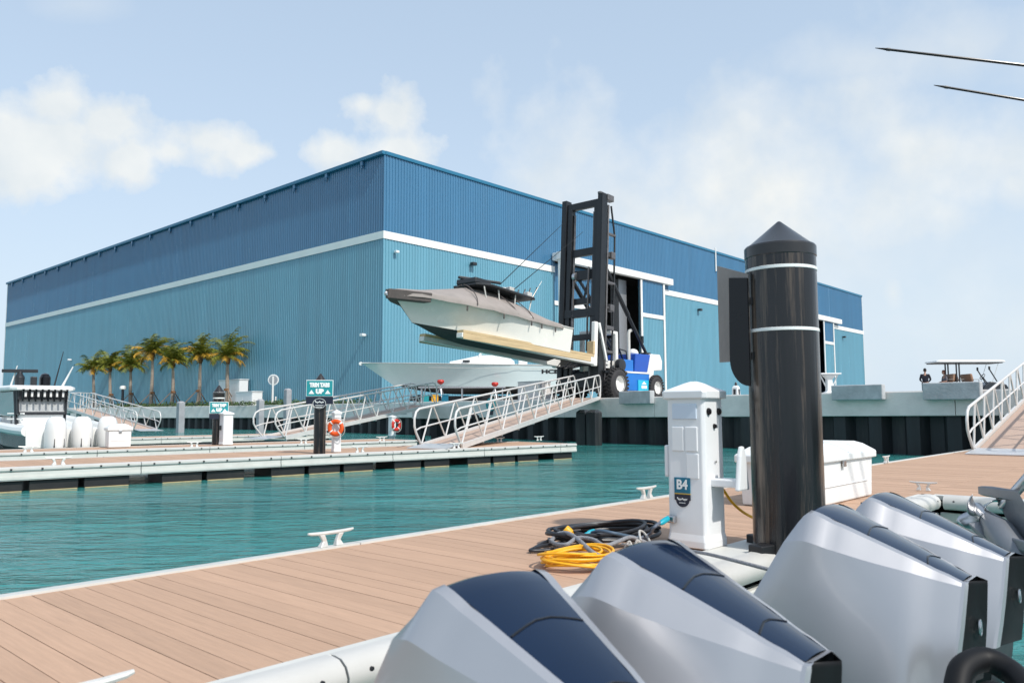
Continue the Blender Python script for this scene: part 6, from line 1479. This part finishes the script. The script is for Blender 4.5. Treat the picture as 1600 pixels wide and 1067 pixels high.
# ---------------------------------------------------------------- hoses and cables on the dock
def on_deck(px, py, h=.0): 
    p = P(px, py, .004 + h); return p
def coil(label, c, rx, ry_, turns, r, m, name, seed, layers=.055, cat='cable', ang=0.0, jit=.18, tail=None):
    rnd = random.Random(seed); pts = []; N_ = int(turns * 26)
    ph = [rnd.uniform(0, 6.28) for _ in range(8)]
    for i in range(N_ + 1):
        t = i / N_; a = 2 * pi * turns * t; q = turns * t
        k = 1 + jit * sin(q * 2.4 + ph[0]) * .8 + jit * .7 * sin(q * 5.1 + ph[1])
        x = rx * k * cos(a) + .05 * rx * sin(q * 1.7 + ph[2]) * 2; y = ry_ * k * sin(a) + .10 * ry_ * sin(q * 1.3 + ph[3])
        z = r + layers * (.5 + .5 * sin(q * 3.3 + ph[4])) + layers * .6 * t + .012 * sin(a * 2.0 + ph[5])
        pts.append(c + Vector((x * cos(ang) - y * sin(ang), x * sin(ang) + y * cos(ang), max(r, z))))
    if tail: pts = [Vector(v) for v in tail] + pts
    k = MB(); k.tube(pts, r, 8)
    return tag(k.build(name, m, smooth=True), label, cat)
yc_ = on_deck(903, 884)
coil('bright yellow power cord coiled flat on the near dock boards', yc_, .225, .185, 10.5, .0085, m_yellow, 'extension_lead', 3, layers=.065, ang=R(-20), jit=.13)
bc = on_deck(948, 846)
coil('thick black power cable lying in a loose heap left of the lettered pedestal', bc, .40, .24, 7.3, .0145, m_cable, 'black_cable', 8, layers=.075, ang=R(-25), jit=.16, tail=[on_deck(832, 858, .015), on_deck(845, 853, .02)])
hose('black cable loop with a sharp bend at the left of the cable heap', [on_deck(905, 850, .05), on_deck(868, 858, .015), on_deck(831, 860, .015), on_deck(835, 856, .018), on_deck(862, 843, .04), on_deck(893, 840, .07)], .013, m_cable, 'black_cable', cat='cable')
hose('thick grey mooring rope winding over the cable heap beside the yellow cord', [on_deck(860, 846, .05), on_deck(872, 834, .09), on_deck(888, 833, .11), on_deck(905, 844, .10), on_deck(925, 862, .10), on_deck(945, 872, .06), on_deck(968, 890, .02)], .0150, m_rope, 'grey_rope', cat='rope')
hose('grey rope crossing the cable heap from left to right', [on_deck(858, 842, .04), on_deck(868, 849, .06), on_deck(886, 850, .08), on_deck(902, 840, .10), on_deck(925, 842, .10), on_deck(945, 852, .09), on_deck(965, 846, .10), on_deck(985, 839, .10), on_deck(1006, 846, .06), on_deck(1018, 852, .02)], .0140, m_rope, 'grey_rope', cat='rope')
hose('pale thin rope looped over the right end of the cable heap', [on_deck(1001, 845, .08), on_deck(999, 830, .12), on_deck(1006, 832, .10), on_deck(1015, 845, .06), on_deck(1017, 856, .02)], .009, m_rope2, 'pale_rope', cat='rope')
k = MB()
kp = [on_deck(x, y, h) for x, y, h in ((975, 860, .02), (983, 846, .08), (990, 858, .03), (996, 844, .09), (1003, 858, .03), (985, 852, .06), (972, 850, .05))]
hose('knotted pale rope ends lying on the right of the cable heap', kp, .010, m_rope2, 'pale_rope', cat='rope')
hose('pale knotted rope lashing at the dock edge below the lettered pedestal', [on_deck(1046, 866, .02), on_deck(1055, 848, .09), on_deck(1060, 862, .05), on_deck(1068, 852, .09), on_deck(1074, 868, .02), on_deck(1056, 858, .05), on_deck(1050, 850, .09)], .013, m_rope2, 'pale_rope', cat='rope')
hose('taut grey line from the rope lashing to the foreground pile along the white edge', [on_deck(1060, 858, .05), on_deck(1100, 864, .10), on_deck(1150, 876, .13), on_deck(1215, 893, .12)], .011, m_rope, 'grey_rope', cat='rope')
PT = Vector((PED.x - .19, PED.y + .12, .215))
a = [PT + Vector((-.02, 0, 0)), PT + Vector((-.09, .01, -.015)), PT + Vector((-.20, .01, -.05)), on_deck(1015, 834, .09), on_deck(990, 842, .06), on_deck(965, 836, .06), on_deck(930, 834, .06)]
hose('grey water hose running from the tap of the lettered pedestal into the heap', a, .011, mat('grey_hose', (.10, .12, .16), .5, var=.1), 'water_hose')
k = MB(); d_ = (a[2] - a[0]).normalized(); k.lathe([(.010, 0), (.019, .004), (.021, .02), (.021, .085), (.016, .10), (.012, .115)], 14, a[0] + d_ * .0, d_.to_track_quat('Z', 'Y').to_matrix()); tag(k.build('hose_connector', m_cyanplug, smooth=True), 'cyan hose connector at the tap of the lettered pedestal', 'connector')
def plug(label, p, d, m, name, r=.03, L_=.11):
    d = Vector(d).normalized(); k = MB(); k.lathe([(r * .5, -.05), (r * .6, 0), (r * .95, .012), (r, .03), (r, L_), (r * .9, L_ + .006)], 16, p, d.to_track_quat('Z', 'Y').to_matrix()); return tag(k.build(name, m, smooth=True, angle=30), label, 'plug')
plug('round yellow plug standing on top of the cable heap', on_deck(893, 835, .085), (-.35, .5, .55), m_yellow, 'power_plug', .034, .06)
plug('cyan plug lying at the back of the cable heap', on_deck(918, 833, .07), (.9, -.1, .1), m_cyanplug, 'power_plug', .020, .07)
hose('blue grey hose end curled at the back of the cable heap', [on_deck(925, 832, .10), on_deck(938, 829, .13), on_deck(960, 833, .12), on_deck(985, 838, .08), on_deck(1010, 841, .05)], .013, mat('blue_grey_hose', (.06, .10, .15), .5), 'water_hose')
q0 = Vector((PED.x + .05, PED.y - .17, .40)); 
hose('yellow power cord hanging from the right side of the lettered pedestal towards the pile', [hp(1122, 752, 6.2), hp(1130, 763, 6.22), hp(1143, 781, 6.25), hp(1160, 796, 6.3), hp(1182, 808, 6.4), hp(1210, 822, 6.55), hp(1245, 842, 6.6)], .011, m_yellow, 'extension_lead', cat='cable')
hose('thin yellow line stretched low over the water at the right edge', [hp(1575, 873, 5.2), hp(1600, 876, 5.3), hp(1640, 878, 5.6)], .010, m_yellow, 'yellow_line', cat='rope')

# ---------------------------------------------------------------- tipped-up lower unit of the neighbouring boat
m_leg = mat('grey_leg_paint', (.20, .21, .23), .4, metal=.4, var=.15)
TQ = at(1548, 7.4, .08)
nb = thing('tilted_outboard', 'tipped-up silver outboard leg with propeller at the right edge, by the inner dock corner', 'outboard engine', TQ, 0)
def wp(px, py, D): return hp(px, py, D) - TQ
mb = MB()
g = [wp(1538, 802, 7.3), wp(1560, 826, 7.1), wp(1585, 862, 6.9), wp(1600, 884, 6.8)]
mb.tube(g, [.055, .125, .135, .12], 16); mb.build('gearcase', m_leg, nb, smooth=True)
mb = MB(); pl = [wp(1512, 815, 7.3), wp(1532, 812, 7.3), wp(1556, 812, 7.25), wp(1595, 868, 6.85), wp(1570, 866, 6.95), wp(1530, 838, 7.2)]
nn = (pl[2] - pl[0]).cross(pl[4] - pl[0]).normalized() * .010
mb.add([v + nn for v in pl] + [v - nn for v in pl], [tuple(range(6)), tuple(range(11, 5, -1))] + [(i, 6 + i, 6 + (i + 1) % 6, (i + 1) % 6) for i in range(6)]); mb.build('skeg', m_leg, nb, bevel=.006)
mb = MB(); mb.loft([[v + RGT * .0 + UP * s_ for s_ in (-.05, .05)] + [v + FWD * .35 + UP * s_ for s_ in (.05, -.05)] for v in (wp(1562, 770, 7.2), wp(1590, 772, 7.0), wp(1640, 860, 6.6), wp(1600, 850, 6.7))]); mb.build('leg', m_leg, nb, bevel=.03, smooth=True)
hub = wp(1530, 797, 7.35); ax = (wp(1538, 802, 7.3) - wp(1560, 826, 7.1)).normalized(); qx = ax.to_track_quat('Z', 'Y').to_matrix()
mb = MB(); mb.lathe([(.062, -.10), (.066, -.02), (.060, .06), (.035, .10), (.01, .115)], 16, hub, qx); mb.build('propeller_hub', m_steel, nb, smooth=True)
for i in range(4):
    a = 2 * pi * i / 4 + .5; mb = MB(); rg = []
    for t in range(7):
        u = t / 6; rr_ = .05 + .16 * u; wdt = .085 * (sin(pi * (.18 + .80 * u)) ** .6); sk = a + .5 * u * u
        e1 = Vector((cos(sk), sin(sk), 0)); e2 = Vector((-sin(sk), cos(sk), 0)); tw = R(58 - 32 * u)
        c0 = e1 * rr_; dirw = e2 * cos(tw) + Vector((0, 0, 1)) * sin(tw)
        rg.append([hub + qx @ (c0 + dirw * (wdt * s_)) for s_ in (-1, -.3, .4, 1)])
    mb.loft(rg, caps=False, closed=False); mb.build('propeller_blade', m_steel, nb, smooth=True, solid=.006)
mb = MB(); mb.lathe([(.03, -.1), (.045, -.08), (.045, .3), (.03, .32)], 12, wp(1574, 780, 7.2), (wp(1590, 768, 7.1) - wp(1570, 790, 7.2)).normalized().to_track_quat('Z', 'Y').to_matrix()); mb.build('trim_cylinder', m_steel, nb, smooth=True)
mb = MB(); mb.box(wp(1690, 850, 7.0), (.6, .5, .7), Matrix.Rotation(R(20), 3, 'Y')); mb.build('cowl', m_silver, nb, bevel=.1, seg=4)
# the edge of that boat
sb = thing('moored_boat', 'corner of a white boat at the right edge, below the yellow line', 'boat', (0, 0, 0))
mb = MB(); c1 = hp(1592, 940, 5.6); mb.loft([[c1 + Vector((x, y, z)) for x, y in ((0, 0), (1.5, -.1), (1.5, -2), (0, -2))] for z in (-.30, -.12, 0)]); mb.build('hull', m_white, sb, bevel=.05, seg=3)
# ---------------------------------------------------------------- outrigger poles overhead
def pole(label, a, b, r0, r1):
    o = thing('outrigger_pole', label, 'pole', a, 0, 'outrigger poles overhead'); k = MB(); d = Vector(b) - Vector(a); k.tube([(0, 0, 0), tuple(d * .012), tuple(d * .15), tuple(d)], [.003, r0, r0 * 1.2, r1], 10); k.build('pole', m_blackgl, o, smooth=True)
    k = MB(); dn = d.normalized(); k.tube([tuple(dn * .10), tuple(dn * .13)], r0 * 1.35, 8); k.build('tip_collar', m_dark, o)
    return o
Dp = 7.0
ph = lambda px, py, D: EYE + ray(px, py) * (D / ray(px, py).dot(FWD))
pole('upper black outrigger pole crossing the sky at the upper right', ph(1367.5, 75.5, Dp), ph(3000, 264, Dp - 1.0), .011, .032)
pole('lower and shorter black outrigger pole in the sky at the upper right', ph(1459, 133.5, Dp + .4), ph(3000, 386, Dp - .8), .011, .032)
